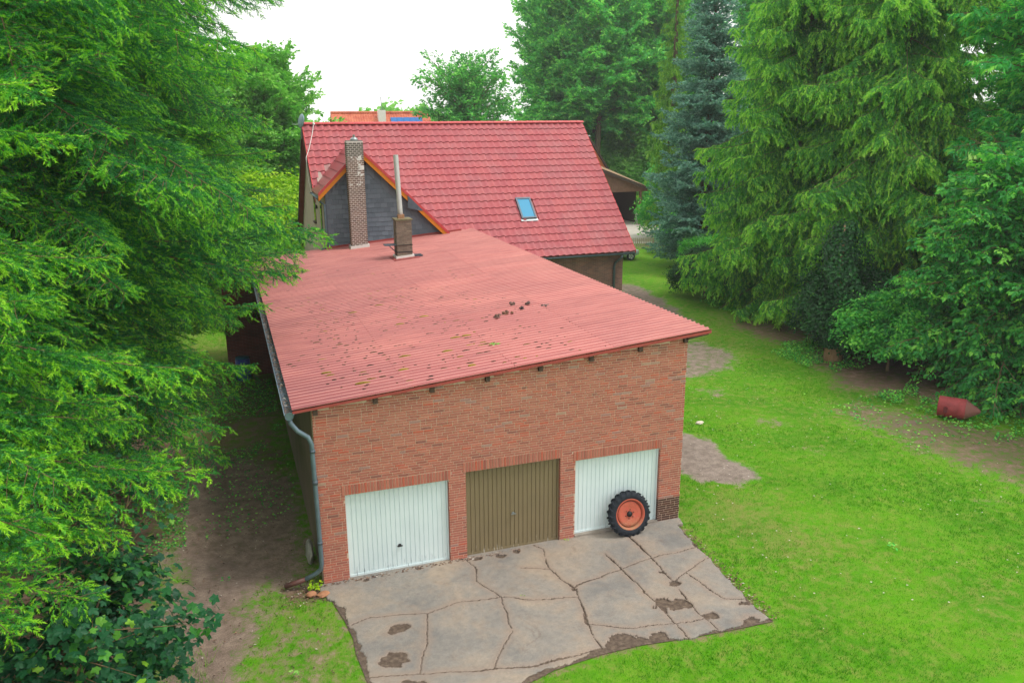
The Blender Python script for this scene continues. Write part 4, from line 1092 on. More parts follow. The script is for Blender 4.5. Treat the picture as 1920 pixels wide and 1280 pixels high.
def bough_mesh(name, L, kind, rg, mat):
    """one branch, x outward: wood and foliage in one mesh"""
    K = KIND[kind]; P = []; D = []; Ln = []; T = []; wood = MB(); a, b, c = K['cur']; ph = rg.uniform(0, 6)
    A = lambda t: np.array([L*t, .05*L*math.sin(3*t+ph)*t, L*(a*t - b*t*t + c*t**4)])
    r_ = .005+.0045*L if 'leaf' not in K else .008+.008*L
    wood.tube([Vector(A(t)) for t in np.linspace(0, 1, 7)], [r_*(1-.85*t) for t in np.linspace(0, 1, 7)], 5, caps=False)
    n2 = max(8, int(L/K['s2']))
    def twigs(Bp, l2, t, m):
        for j in range(m):
            u = (j+.6)/m; q = Bp(u); s2 = 1 if j % 2 else -1
            dd = unit(Bp(min(1, u+.03))-Bp(u-.03)); lat = unit(np.cross(dd, np.array([0, 0, 1.])))*s2
            d3 = unit(dd*.75 + lat*.7*(1-.5*u) + np.array([0, 0, K['fall']]) + rg.normal(0, .2, 3))
            P.append(q); D.append(d3); Ln.append(rg.uniform(*K['l3'])*(1-.3*u))
            nw = rg.random() < (K['new']*(.55+.8*u*t) if 'leaf' in K else .08 + .9*u*u*(.35+.65*t))
            T.append(rg.uniform(.6, .92) if nw else rg.uniform(.1, .48))
    for i in range(n2):
        t = min(.985, .08 + .92*(i+rg.uniform(-.3, .3))/n2); sd = 1 if i % 2 else -1; p0 = A(max(0, t))
        l2 = L*K['r2']*(1-t)**.8*min(1, .35+t*3.)*rg.uniform(.65, 1.2) + .2
        an = R(rg.uniform(38, 66)); d2 = unit(np.array([math.cos(an), sd*math.sin(an), rg.normal(*K['dz'])])); wv = rg.normal(0, .1, 3)
        Bp = lambda u: p0 + d2*l2*u + np.array([0, 0, -K['sag']*l2*u*u]) + wv*l2*math.sin(3*u)
        if i % 2 == 0 or 'leaf' in K: wood.tube([Vector(Bp(u)) for u in (0, .35, .7, 1)], [.3*r_, .22*r_, .14*r_, .004], 3, caps=False)
        twigs(Bp, l2, t, max(3, int(l2/K['s3'])))
    twigs(A, L, .9, int(L/K['s3']*.6))
    P, D, Ln, T = map(np.array, (P, D, Ln, T))
    if 'leaf' in K: V, F, tt = twig_leaves(P, D, Ln, T, rg, K['step'], *K['leaf'])
    else: V, F, tt = blades(P, D, Ln, T, rg, K['step'], K['bl'], K['bw'], K.get('spread', .8))
    wv_ = np.array(wood.v); wf = np.array(wood.f) + len(V)
    me = np_mesh(name, np.concatenate([V, wv_]), [F, wf], mat, [tt, np.zeros(len(wf))])
    me.materials.append(M_TWIG); me.polygons.foreach_set('material_index', np.concatenate([np.zeros(len(F), np.int32), np.ones(len(wf), np.int32)]))
    return me
LIB = {}
def library(kind, lens, mat, rg, nvar=2):
    LIB[kind] = {L: [bough_mesh('bough', L, kind, rg, mat) for _ in range(nvar)] for L in lens}
def bough_tree(name, loc, seed, kind, H, prof, zlow, nb, pitch, label, cat, group=None, mat=None, trunk_r=None, bark=None, lean=(0, 0)):
    """prof(z): branch length at height z; pitch(u): degrees below the horizontal at relative height u"""
    r2 = np.random.default_rng(seed); o = empty(name, loc, label, cat, group); base = Matrix.Translation(loc)
    tr = trunk_r or .018*H; lx, ly = lean
    tk = MB().tube([(0, 0, -.3), (0, 0, .35), (lx*.3, ly*.3, H*.3), (lx*.6+.05, ly*.6, H*.6), (lx, ly, H*.98)], [tr*1.25, tr, tr*.78, tr*.45, .02], 12, caps=False)
    mobj('trunk', mesh_of(tk, 'trunk', bark or M_BARK), o, base)
    lens = list(LIB[kind])
    for i in range(nb):
        u = (i+.5)/nb; z = zlow + (H-zlow)*u*.985; Lb = max(.4, prof(z)*r2.uniform(.72, 1.14))
        L = min(lens, key=lambda q: abs(math.log(q/Lb))); me = LIB[kind][L][r2.integers(len(LIB[kind][L]))]; sc_ = Lb/L
        M = base @ Matrix.Translation((lx*u, ly*u, z)) @ Matrix.Rotation(i*2.399963+r2.normal(0, .3), 4, 'Z') @ Matrix.Rotation(R(pitch(u)+r2.normal(0, 8)), 4, 'Y') @ Matrix.Rotation(R(r2.normal(0, 14)), 4, 'X') @ Matrix.Diagonal((sc_, sc_*r2.choice([-1, 1]), sc_, 1))
        c = mobj('bough', me, o, M)
        if mat is not None: c.material_slots[0].link = 'OBJECT'; c.material_slots[0].material = mat
    return o
def mesh_of(mb, name, mat, smooth=True):
    me = bpy.data.meshes.new(name); me.from_pydata(mb.v, [], mb.f); me.materials.append(mat)
    if smooth: me.polygons.foreach_set('use_smooth', np.ones(len(mb.f), bool))
    return me
def stand_tree(name, loc, rz, s, label, cat, group, meshes, mat=None, sz=None):
    """meshes: list of (part name, mesh)"""
    o = empty(name, loc, label, cat, group)
    M = Matrix.Translation(loc) @ Matrix.Rotation(rz, 4, 'Z') @ Matrix.Diagonal((s, s, sz or s, 1))
    for pn_, me in meshes:
        c = mobj(pn_, me, o, M)
        if mat is not None and pn_ == 'crown':
            c.material_slots[0].link = 'OBJECT'; c.material_slots[0].material = mat
    return o

G = lambda *a: [(p, srgb(*c)) for p, c in a]
M_FIR = leaf_mat('fir_needles', G((0, (40, 104, 68)), (.3, (56, 138, 72)), (.55, (84, 170, 62)), (.75, (128, 202, 54)), (1, (166, 220, 64))), .36)
M_FIRY = leaf_mat('bright_fir_needles', G((0, (40, 104, 56)), (.3, (62, 142, 58)), (.55, (98, 178, 52)), (.75, (144, 208, 48)), (1, (178, 224, 62))), .34)
M_SPR = leaf_mat('spruce_needles', G((0, (66, 134, 70)), (.3, (92, 166, 78)), (.55, (128, 196, 78)), (.75, (164, 222, 82)), (1, (192, 232, 100))), .42)
M_SPRY = leaf_mat('olive_spruce_needles', G((0, (84, 138, 58)), (.3, (112, 164, 62)), (.6, (146, 190, 70)), (1, (176, 212, 88))), .42)
M_BLUE = leaf_mat('blue_spruce_needles', G((0, (76, 122, 112)), (.35, (106, 156, 148)), (.65, (136, 182, 174)), (1, (170, 206, 198))), .28)

# --- conifers
rg = np.random.default_rng(11)
I = lambda zs, ls: (lambda z: float(np.interp(z, zs, ls)))
library('fir', (1.6, 3.2, 5.0, 7.0), M_FIR, rg); library('spruce', (1.6, 3.2, 5.2), M_SPR, rg); library('blue', (1.2, 2.4, 4.2), M_BLUE, rg)
pf = lambda u: 4 - 30*max(0, u-.5)
prof_fir = I([1.5, 3, 5, 7.5, 10, 14, 19, 24], [3.5, 5.2, 6.4, 7.3, 7.0, 6.8, 4.0, .4])
FG = 'firs left of the garage'
bough_tree('fir_tree', (-6.5, 6.2, 0), 1, 'fir', 23, prof_fir, 1.8, 230, pf, 'large dark fir whose branches reach over the left roof edge', 'tree', FG)
bough_tree('fir_tree', (-5.9, 16.6, 0), 2, 'fir', 24, prof_fir, 2.2, 220, pf, 'tall fir further back beside the annexe', 'tree', FG)
bough_tree('fir_tree', (-7.2, -3.2, 0), 3, 'fir', 17, I([3.4, 4.6, 6, 8, 12, 17], [3.0, 4.8, 5.2, 4.4, 2.8, .4]), 3.8, 150, pf, 'bright fir nearest the camera with yellow green shoot tips', 'tree', FG, M_FIRY)
prof_spr = I([.8, 2, 4, 8, 12, 16, 21, 25], [3.8, 5.2, 5.8, 5.4, 4.6, 3.6, 2.0, .4]); ps = lambda u: 6 - 34*max(0, u-.5); SG = 'spruces right of the lawn'
bough_tree('spruce_tree', (27.3, 19.4, 0), 4, 'spruce', 24, prof_spr, 1.2, 240, ps, 'broad green spruce at the left of the spruce group', 'tree', SG)
bough_tree('spruce_tree', (28.4, 14.0, 0), 5, 'spruce', 25, prof_spr, 1.6, 240, ps, 'broad green spruce in the middle with drooping twigs', 'tree', SG)
bough_tree('spruce_tree', (34.5, 19.5, 0), 6, 'spruce', 26, prof_spr, 1.6, 200, ps, 'shaded spruce standing behind the other two', 'tree', SG)
bough_tree('spruce_tree', (33.6, 43.4, 0), 7, 'spruce', 24, I([2, 6, 12, 24], [1.7, 1.9, 1.7, .4]), 2, 130, ps, 'narrow olive green spruce behind the blue one', 'tree', None, M_SPRY)
bough_tree('blue_spruce', (30.3, 32.8, 0), 8, 'blue', 22, I([.5, 2, 6, 12, 17, 22], [3.4, 4.2, 4.0, 2.9, 1.8, .3]), .6, 250, lambda u: -6-16*u, 'slender blue grey spruce left of the green spruces', 'tree')

# --- broadleaf
def leaf_quads(C, Nrm, size, rg, fold=.25, narrow=.55):
    n = len(C); a = unit(np.cross(Nrm, rg.normal(0, 1, (n, 3)))); b = np.cross(Nrm, a)
    s = size*rg.uniform(.65, 1.25, (n, 1))
    base = C - a*s*.5; tip = C + a*s*.5 - Nrm*s*.12
    l = C + b*s*narrow*.5 + Nrm*s*fold*.3; r_ = C - b*s*narrow*.5 + Nrm*s*fold*.3
    V = np.stack([base, l, tip, r_], 1).reshape(-1, 3); F = np.arange(n*4).reshape(-1, 4); return V, F
def broadleaf(rg, H, Rr, zc, ncl, lpc, lsize, mat, nl=12, squash=.75, trunk_r=.3, bark=None, clump=.75, narrow=.55, top=1.0, hang=0., fork=.35, low=.6, lr=(.24, .36)):
    ctr = np.array([0, 0, zc]); ex = np.array([Rr, Rr, (H-zc)*.98])
    lobes = []
    for i in range(nl):
        e = math.asin(min(.98, max(-.75, -.55 + 1.5*(i+.5)/nl))); a = i*2.39996 + rg.normal(0, .3)
        d = np.array([math.cos(e)*math.cos(a), math.cos(e)*math.sin(a), math.sin(e)])
        sc_ = ex.copy()
        if d[2] < 0: sc_[2] = min(ex[2], zc*low)
        lobes.append((ctr + d*sc_*rg.uniform(.45, .82), Rr*rg.uniform(*lr)))
    CL = []; 
    for i in range(ncl):
        c, r_ = lobes[rg.integers(nl)]
        d = unit(rg.normal(0, 1, 3)); 
        if d[2] < -.3 and rg.random() < .6: d[2] = -d[2]
        p = c + d*r_*(rg.uniform(.72, 1.12) if rg.random() < .72 else rg.uniform(.1, .75))*np.array([1, 1, squash])
        CL.append((p, unit(p-ctr)))
    cp = np.array([c[0] for c in CL]); cn = np.array([c[1] for c in CL])
    n = ncl*lpc
    off = rg.normal(0, 1, (n, 3))*clump*np.array([.5, .5, .3]); ci = np.repeat(np.arange(ncl), lpc)
    C = cp[ci] + off; C[:, 2] -= hang*np.abs(off[:, 0])
    Nr = unit(np.array([0, 0, .75]) + cn[ci]*.55 + rg.normal(0, .5, (n, 3)))
    V, F = leaf_quads(C, Nr, lsize, rg, narrow=narrow)
    T = np.clip(rg.normal(.5, .14, n) + (rg.normal(0, .13, ncl))[ci] + .12*off[:, 2]/clump, 0, 1)
    crown = np_mesh('crown', V, [F], mat, [T])
    wood = MB(); zf = H*fork
    tr = MB().tube([(0, 0, -.2), (0, 0, .25), (.03*zf, .02*zf, zf*.6), (0, 0, zf), (.0, .0, zf*1.25)], [trunk_r*1.3, trunk_r, trunk_r*.85, trunk_r*.8, trunk_r*.5], 12, caps=False)
    for c, r_ in lobes:
        st = np.array([0, 0, zf*rg.uniform(.75, 1.2)]); mid = st*.5 + c*.5 + np.array([0, 0, .08*H])*rg.uniform(-.3, .8)
        wood.tube([Vector(st), Vector(mid), Vector(c)], [trunk_r*.5, trunk_r*.3, trunk_r*.12], 6, caps=False)
        for j in range(6):
            e = c + unit(rg.normal(0, 1, 3) + np.array([0, 0, .4]))*r_*.95
            wood.tube([Vector(mid*.35+c*.65), Vector((c+e)/2 + rg.normal(0, .08, 3)), Vector(e)], [trunk_r*.15, trunk_r*.09, .012], 4, caps=False)
    return [('crown', crown), ('limbs', mesh_of(wood, 'limbs', bark or M_BARKT)), ('trunk', mesh_of(tr, 'trunk', bark or M_BARKT))]

M_OAK = leaf_mat('oak_leaves', G((0, (66, 136, 76)), (.4, (94, 172, 90)), (.7, (128, 202, 102)), (1, (164, 222, 124))), .4)
M_MAPLEF = leaf_mat('tall_tree_leaves', G((0, (80, 162, 96)), (.4, (108, 196, 108)), (.7, (146, 222, 112)), (1, (182, 236, 130))), .48)
M_ASH = leaf_mat('ash_leaves', G((0, (66, 166, 96)), (.4, (96, 200, 100)), (.7, (140, 224, 104)), (1, (178, 236, 112))), .45)
M_HORN = leaf_mat('hornbeam_leaves', G((0, (46, 126, 66)), (.4, (74, 166, 80)), (.7, (118, 204, 84)), (1, (166, 228, 100))), .4)
M_DARKL = leaf_mat('evergreen_leaves', G((0, (22, 64, 34)), (.5, (36, 92, 46)), (1, (72, 134, 56))), .22)
M_YEL = leaf_mat('yellow_green_leaves', G((0, (104, 150, 24)), (.5, (152, 196, 26)), (1, (194, 220, 40))), .35)
M_LIGHT = leaf_mat('light_green_leaves', G((0, (94, 160, 70)), (.5, (138, 200, 90)), (1, (176, 220, 120))), .45)
rg = np.random.default_rng(23)
bush = broadleaf(rg, 4.0, 2.6, 1.7, 520, 64, .18, M_HORN, 18, .8, .08, M_TWIG, .5, .6, fork=.2, low=.85, lr=(.3, .45))

library('tall', (2.5, 4.5, 7.0), M_MAPLEF, rg); library('oak', (1.6, 3.0, 4.6), M_OAK, rg)
library('horn', (1.6, 3.0, 4.6), M_HORN, rg, 3); library('ash', (1.8, 3.6, 5.4), M_ASH, rg)
TT_ = 'tall trees behind the house'; pt = lambda u: -8 - 58*u; PT = I([5, 8, 12, 17, 22, 26, 28], [3.5, 6.0, 7.2, 7.4, 6.4, 4.5, 2.5])
def tallt(loc, seed, label, nb=130, k=1., mat=None, zl=6., group=TT_): 
    H = 24*k; return bough_tree('broadleaf_tree', loc, seed, 'tall', H, lambda z: k*PT(z/k), zl*k, nb, pt, label, 'tree', group, mat, .42*k, M_BARKT, (.6*k, .3*k))
tallt((36.6, 76.0, 0), 21, 'tall leafy tree rising right behind the roof ridge', 140)
tallt((40.6, 72.5, 0), 22, 'tall leafy tree with bare pale trunk beside the carport', 135, 1.05, None, 9.)
tallt((44.5, 82.0, 0), 33, 'tall leafy tree furthest back between two trunks', 130, 1.1)
tallt((49.0, 72.0, 0), 23, 'tall leafy tree behind the blue spruce', 130)
tallt((52.0, 56.0, 0), 24, 'tall leafy tree glimpsed between the spruces', 140, 1., None, 3.)
tallt((52.0, 40.0, 0), 25, 'tall leafy tree behind the middle spruce', 140, 1., None, 3.)
tallt((47.0, 20.0, 0), 26, 'tall leafy tree far right behind the ash', 140, 1., None, 3.)
tallt((43.0, 8.0, 0), 34, 'tall leafy tree filling the upper right corner', 140, 1., None, 3.)
bough_tree('oak_tree', (22.0, 63.5, 0), 27, 'oak', 12.4, I([5.6, 8, 10, 12.4], [5.4, 6.0, 5.8, 4.8]), 5.6, 90, lambda u: 2-62*u, 'round crowned oak standing alone beyond the ridge', 'tree', None, None, .36, M_BARKT)
LG = 'leafy trees left of the house'
LP = I([1.5, 4, 8, 11, 13], [4.0, 6.0, 6.4, 5.0, 2.6])
bough_tree('broadleaf_tree', (2.0, 50.0, 0), 28, 'tall', 12.2, LP, 1.6, 120, lambda u: 6-62*u, 'light green leafy tree left of the house', 'tree', LG, M_LIGHT, .25, M_BARKT)
bough_tree('broadleaf_tree', (-5.0, 43.0, 0), 29, 'tall', 14.5, LP, 1.6, 130, lambda u: 6-62*u, 'light green leafy tree behind the back fir', 'tree', LG, M_LIGHT, .28, M_BARKT)
tallt((-16.0, 30.0, 0), 30, 'dark leafy tree deep behind the left firs', 120, .85, None, 2., LG)
tallt((-17.0, 12.0, 0), 31, 'dark leafy tree at the far left edge', 120, .85, None, 2., LG)
stand_tree('shrub', (2.0, 38.5, 0), .3, 1.75, 'yellow green shrub glowing beside the beige house wall', 'shrub', None, bush, M_YEL)
stand_tree('shrub', (-.6, 33.5, 0), 1.9, 1.2, 'green shrub left of the yellow green one', 'shrub', None, bush, M_LIGHT)
# ash and hornbeam at the right
ph_ = lambda u: 14 - 60*u
bough_tree('ash_tree', (32.3, 7.4, 0), 41, 'ash', 19, I([2, 5, 9, 14, 19], [4.0, 5.4, 6.0, 5.4, 2.6]), 2.0, 220, lambda u: 10-60*u, 'feathery bright ash at the upper right edge', 'tree', None, None, .24, M_BARKT)
HP = I([.5, 2, 4.5, 7, 8.5], [3.2, 4.4, 4.4, 3.0, 1.2])
bough_tree('hornbeam_tree', (26.8, 5.0, 0), 42, 'horn', 8.4, HP, .6, 160, ph_, 'spreading leafy tree over the red drum', 'tree', None, None, .15, M_BARKT)
bough_tree('hornbeam_tree', (27.2, -.6, 0), 43, 'horn', 7.2, HP, .6, 140, ph_, 'leafy tree cut by the right picture edge', 'tree', None, None, .15, M_BARKT)
# shrubs and evergreens at the foot of the spruces
for (x, y, rz, s, lb, m) in [(24.2, 8.6, .3, .85, 'dark leafy shrub between the ivy trunk and the red drum', M_HORN), (24.6, 11.4, 2.2, .95, 'dark evergreen bush beside the ivy clad trunk', M_DARKL),
                            (30.2, 18.6, 4.0, .9, 'dark evergreen bush under the middle spruce', M_DARKL), (25.2, 24.2, 1.0, .75, 'low dark bush at the foot of the left spruce', M_DARKL),
                            (28.6, 29.4, 3.0, .7, 'green bush at the foot of the blue spruce', M_HORN), (32.3, 38.6, 5.0, .75, 'rounded shrub beside the picket fence', M_HORN),
                            (29.6, 7.5, 1.7, 1.2, 'tall shaded shrub behind the spreading leafy tree', M_DARKL), (47.5, 74.0, 2.0, 2.4, 'green shrub below the tall trees by the carport', M_LIGHT),
                            (43.5, 56.0, .5, 1.7, 'tall green shrub right of the carport', M_MAPLEF), (36.5, 45.0, .9, 1.5, 'big green shrub behind the blue spruce', M_HORN),
                            (33.5, 2.5, 2.1, 1.7, 'tall shaded shrub below the ash', M_DARKL), (33.8, -3.5, 4.4, 1.6, 'tall shaded shrub at the right picture edge', M_HORN), (36.0, 12.0, .2, 1.7, 'tall shaded shrub behind the middle spruce', M_HORN), (33.0, 25.5, 3.3, 1.4, 'tall shaded shrub behind the left spruce', M_HORN)]:
    stand_tree('shrub', (x, y, 0), rz, s, lb, 'shrub', 'shrubs around the lawn', bush, m)
# ivy clad trunk
it = empty('ivy_tree', (22.9, 10.4, 0), 'bare pale trunk thickly clad in dark ivy', 'tree')
MB().tube([(22.9, 10.4, -.2), (22.9, 10.4, .9), (22.95, 10.45, 3), (23.1, 10.7, 6.0)], [.42, .33, .1, .03], 12).build('trunk', bark_mat('tan_bark', srgb(132, 104, 80), srgb(176, 142, 112)), it, True)
n = 7000; zz = .7 + 5.4*rg.beta(1.1, 1.5, n); aa = rg.uniform(0, 2*PI, n); rr = (.36 + .8*np.sin(np.clip(zz/6.2, 0, 1)*PI)**.8*rg.uniform(.1, 1.1, n)*(1 + .5*np.sin(aa*3 + zz*2.1)))
C = np.stack([22.95+rr*np.cos(aa), 10.45+rr*np.sin(aa), zz], 1); Nn = unit(np.stack([np.cos(aa), np.sin(aa), .5*np.ones(n)], 1) + rg.normal(0, .35, (n, 3)))
V, Fq = leaf_quads(C, Nn, .15, rg, narrow=.8); mobj('ivy', np_mesh('ivy', V, [Fq], M_DARKL, [rg.uniform(0, .8, n)]), it)

# hedge-like wood mass far away
def far_wood(name, cx0, cx1, cy0, cy1, h, n, mat):
    C = np.stack([rg.uniform(cx0, cx1, n), rg.uniform(cy0, cy1, n), np.zeros(n)], 1)
    top = h*(.75 + .25*wob(C[:, 0], C[:, 1], .25, 60)); C[:, 2] = top*rg.beta(2.2, 1.1, n)
    V, Fq = leaf_quads(C, unit(rg.normal(0, .6, (n, 3)) + np.array([0, -.4, .7])), 1.1, rg, narrow=.7)
    o = mobj(name, np_mesh(name, V, [Fq], mat, [np.clip(rg.normal(.5, .2, n), 0, 1)])); tag(o, 'far belt of green woodland behind the yard', 'woodland', None, 'stuff'); return o
far_wood('distant_wood', 40, 95, 88, 100, 15, 30000, M_MAPLEF)
far_wood('distant_hedge', -60, 40, 112, 122, 13.5, 22000, M_LIGHT)

# maple sapling in the lower left: big lobed leaves
def maple_leaf_mesh(t, seed):
    rgm = np.random.default_rng(seed); pts = []
    lob = [(-2.5, .62), (-2.05, .52), (-1.75, .62), (-1.22, .92), (-.95, .78), (-.58, .6), (-.3, .84), (0, 1.05), (.3, .84), (.58, .6), (.95, .78), (1.22, .92), (1.75, .62), (2.05, .52), (2.5, .62)]
    vs = [(0, 0, 0)]
    for a, r_ in lob:
        a2 = a + rgm.normal(0, .04); r2 = r_*rgm.uniform(.92, 1.06)
        vs.append((math.cos(a2)*r2, math.sin(a2)*r2, -.18*r2*r2 + .06*abs(math.sin(a2*2))))
    vs.append((-.35, 0, 0))
    n = len(lob); fs = [(0, i, i+1) for i in range(1, n)] + [(0, n, n+1), (0, n+1, 1)]
    me = bpy.data.meshes.new('leaf'); me.from_pydata(vs, [], fs)
    me.attributes.new('tint', 'FLOAT', 'FACE').data.foreach_set('value', np.full(len(fs), t, np.float32)); me.materials.append(M_MAPLEL)
    return me, np.array(vs), np.array(fs)
M_MAPLEL = leaf_mat('maple_leaves', G((0, (22, 74, 50)), (.4, (36, 98, 56)), (.7, (78, 146, 52)), (.9, (140, 190, 52)), (1, (196, 200, 92))), .3)
ML = [maple_leaf_mesh(t, i) for i, t in enumerate((.1, .2, .28, .35, .42, .5, .62, .8, .95))]
def maple_shrub(loc, H, Rr, n, nobj, label, seed):
    rgm = np.random.default_rng(seed); o = empty('maple_sapling', loc, label, 'sapling', 'maple saplings')
    st = MB(); tips = []
    for i in range(9):
        a = rgm.uniform(0, 6.28); r_ = Rr*rgm.uniform(.4, 1.0); h = H*rgm.uniform(.55, 1)
        e = np.array([loc[0]+math.cos(a)*r_, loc[1]+math.sin(a)*r_, h]); b = np.array([loc[0], loc[1], 0])
        m = b*.5+e*.5; m[2] = h*.65; st.tube([Vector(b), Vector(m), Vector(e)], [.035, .022, .008], 5, caps=False)
        for q in range(14):
            u = rgm.uniform(.25, 1); p = b*(1-u)**2 + 2*m*u*(1-u) + e*u*u
            d = rgm.normal(0, .55, 3)*np.array([1, 1, .35]); st.tube([Vector(p), Vector(p+d)], [.01, .004], 4, caps=False); tips += [p+d*.5, p+d, p+d*1.1]
    st.build('stems', M_TWIG, o, True)
    tips = np.array(tips); VS = []; FS = []; TS = []; base = 0; cand = []
    for i in range(n):
        p = tips[rgm.integers(len(tips))] + rgm.normal(0, .16, 3)
        if p[2] < .12: continue
        s = rgm.uniform(.075, .12); nd = unit(np.array([0, 0, .8]) + rgm.normal(0, .38, 3) + .35*unit(np.array([p[0]-loc[0], p[1]-loc[1], 0])))
        M = Matrix.Translation(p) @ Vector(nd).to_track_quat('Z', 'Y').to_matrix().to_4x4() @ Matrix.Rotation(rgm.uniform(0, 6.28), 4, 'Z') @ Matrix.Scale(s, 4)
        cand.append((np.linalg.norm(p-CAM)/s - 3*p[2], M))
    cand.sort(key=lambda q: q[0])
    pr_ = np.array([.12, .14, .16, .16, .15, .13, .09, .05, .004])
    for i, (_, M) in enumerate(cand):
        k = rgm.choice(9, p=pr_/pr_.sum())
        if i < nobj: mobj('leaf', ML[k][0], o, M)
        else:
            Mn = np.array(M); VS.append(ML[k][1] @ Mn[:3, :3].T + Mn[:3, 3]); FS.append(ML[k][2]+base); base += len(ML[k][1]); TS.append(np.full(len(ML[k][2]), [.1, .2, .28, .35, .42, .5, .62, .8, .95][k]))
    if VS: tag(mobj('foliage', np_mesh('foliage', np.concatenate(VS), [np.concatenate(FS)], M_MAPLEL, [np.concatenate(TS)]), o), kind='stuff')
    return o
maple_shrub((-4.6, -4.0, 0), 3.6, 2.1, 4600, 250, 'dark maple sapling with lobed leaves in the lower left corner', 3)
maple_shrub((-4.3, -.6, 0), 3.4, 1.3, 800, 60, 'maple sapling under the bright fir beside the bare path', 5)
maple_shrub((-5.6, 3.2, 0), 4.2, 1.8, 900, 30, 'shaded maple sapling under the large dark fir', 6)

# --- grass blades on the lawn and low herbs
def in_any(x, y):
    return masks(x, y)
n = 300000
gxr = rg.uniform(-4.5, 24, n); gyr = rg.uniform(-7.5, 26, n)
dd, ss, dy = masks(gxr, gyr)
keep = (rg.random(n) > dd*1.5) & (poly_sd(gxr, gyr, APRON) < -.02) & ~((gxr > -.1) & (gxr < GW+.1) & (gyr > -.05) & (gyr < 20.5)) & ~((gxr > 2.7) & (gyr > 19.5))
dist = np.hypot(gxr-CAM[0], gyr-CAM[1]); keep &= rg.random(n) < np.clip(1.25 - dist/42, .15, 1)
gxr, gyr, dy = gxr[keep], gyr[keep], dy[keep]; n = len(gxr)
def grass_tris(x, y, h, wdt, nb, rg):
    n = len(x); X = np.repeat(x, nb) + rg.normal(0, .03, n*nb); Y = np.repeat(y, nb) + rg.normal(0, .03, n*nb)
    a = rg.uniform(0, 2*PI, n*nb); hh_ = np.repeat(h, nb)*rg.uniform(.5, 1.3, n*nb); ln = rg.uniform(.2, .9, n*nb)*hh_
    b = rg.uniform(0, 2*PI, n*nb); z0 = -.045
    V = np.stack([np.stack([X-np.cos(b)*wdt, Y-np.sin(b)*wdt, np.full(n*nb, z0)], 1), np.stack([X+np.cos(b)*wdt, Y+np.sin(b)*wdt, np.full(n*nb, z0)], 1),
                  np.stack([X+np.cos(a)*ln, Y+np.sin(a)*ln, z0+hh_], 1)], 1).reshape(-1, 3)
    return V, np.arange(n*nb*3).reshape(-1, 3)
V, Ft = grass_tris(gxr, gyr, .055 + .02*rg.random(n), .007, 3, rg)
M_GRASS = leaf_mat('grass_blades', G((0, (58, 120, 14)), (.45, (84, 156, 18)), (.75, (112, 170, 32)), (1, (140, 148, 80))), .25, .6, .2)
tt = np.clip(np.repeat(.3 + .6*dy, 3) + rg.normal(0, .14, n*3), 0, 1)
tag(mobj('lawn_grass', np_mesh('lawn_grass', V, [Ft], M_GRASS, [tt])), 'short bright green grass of the lawn', 'grass', None, 'stuff')
# taller grass at the lower left and along edges
n = 3200
xx = rg.uniform(-4.6, -1.9, n); yy_ = rg.uniform(-6.5, -1.6, n); k_ = rg.random(n) < np.clip(1-(xx+4.6)/2.4, 0, 1); xx, yy_ = xx[k_], yy_[k_]
V, Ft = grass_tris(xx, yy_, .16 + .12*rg.random(len(xx)), .006, 4, rg)
tag(mobj('tall_grass', np_mesh('tall_grass', V, [Ft], M_GRASS, [np.clip(rg.normal(.65, .15, len(Ft)), 0, 1)])), 'tall pale grass fringing the maple sapling', 'grass', None, 'stuff')
# ground cover herbs in the shade
def herbs(name, regions, label, size, mat):
    CS = []
    for (x0, x1, y0, y1, m) in regions:
        CS.append(np.stack([rg.uniform(x0, x1, m), rg.uniform(y0, y1, m), rg.uniform(.0, .16, m)], 1))
    C = np.concatenate(CS); ok = wob(C[:, 0], C[:, 1], 1.3, 71) > -.15; C = C[ok]; n = len(C)
    V, Fq = leaf_quads(C, unit(np.array([0, 0, 1]) + rg.normal(0, .4, (n, 3))), size, rg, narrow=.75)
    tag(mobj(name, np_mesh(name, V, [Fq], mat, [rg.uniform(.1, 1, n)])), label, 'ground cover', None, 'stuff')
herbs('shade_herbs', [(-3.6, -.15, 8, 16.6, 5200), (-5, -3, 2, 10, 2600), (-2.6, -.2, 3, 8, 500)], 'low green herbs growing along the shaded left wall', .075, M_HORN)
herbs('edge_herbs', [(21.3, 23.6, 5, 12.6, 3600), (22.4, 27, 12.4, 14, 1500), (21.6, 26, 1, 5, 1800), (24, 27.5, 20, 23, 1500), (18.6, 21.6, 1, 7, 350)], 'low green herbs fringing the right hand trees', .1, M_HORN)
# individual weeds
def weed(c, s, n, label, seed, mat=None):
    r2 = np.random.default_rng(seed); a = r2.uniform(0, 6.28, n); C = np.stack([c[0]+np.cos(a)*s*r2.uniform(.1, 1, n), c[1]+np.sin(a)*s*r2.uniform(.1, 1, n), r2.uniform(.02, s*.9, n)], 1)
    V, Fq = leaf_quads(C, unit(np.array([0, 0, .8]) + r2.normal(0, .4, (n, 3))), s*.55, r2, narrow=.55)
    tag(mobj('weed', np_mesh('weed', V, [Fq], mat or M_YEL, [r2.uniform(0, 1, n)])), label, 'weed', 'single weeds')
weed((-.2, -.12, 0), .17, 46, 'bright green weed growing at the foot of the downpipe', 1)
weed((13.37, -3.09, 0), .16, 14, 'single dark weed on the open lawn at the right', 2, M_ASH)
weed((-2.4, -.8, 0), .14, 10, 'small weed lying nearest the camera on the bare path', 3, M_HORN)
weed((-2.1, .9, 0), .12, 9, 'small weed in the middle of the bare path', 4, M_HORN)
weed((4.1, -2.0, .03), .06, 9, 'tiny weed growing in the middle of the concrete', 5)
weed((5.95, -.1, .02), .09, 14, 'tiny weed at the foot of the right pier', 6)
weed((-.9, -3.1, 0), .16, 12, 'broad leaved weed in the thin grass left of the apron', 8, M_LIGHT)
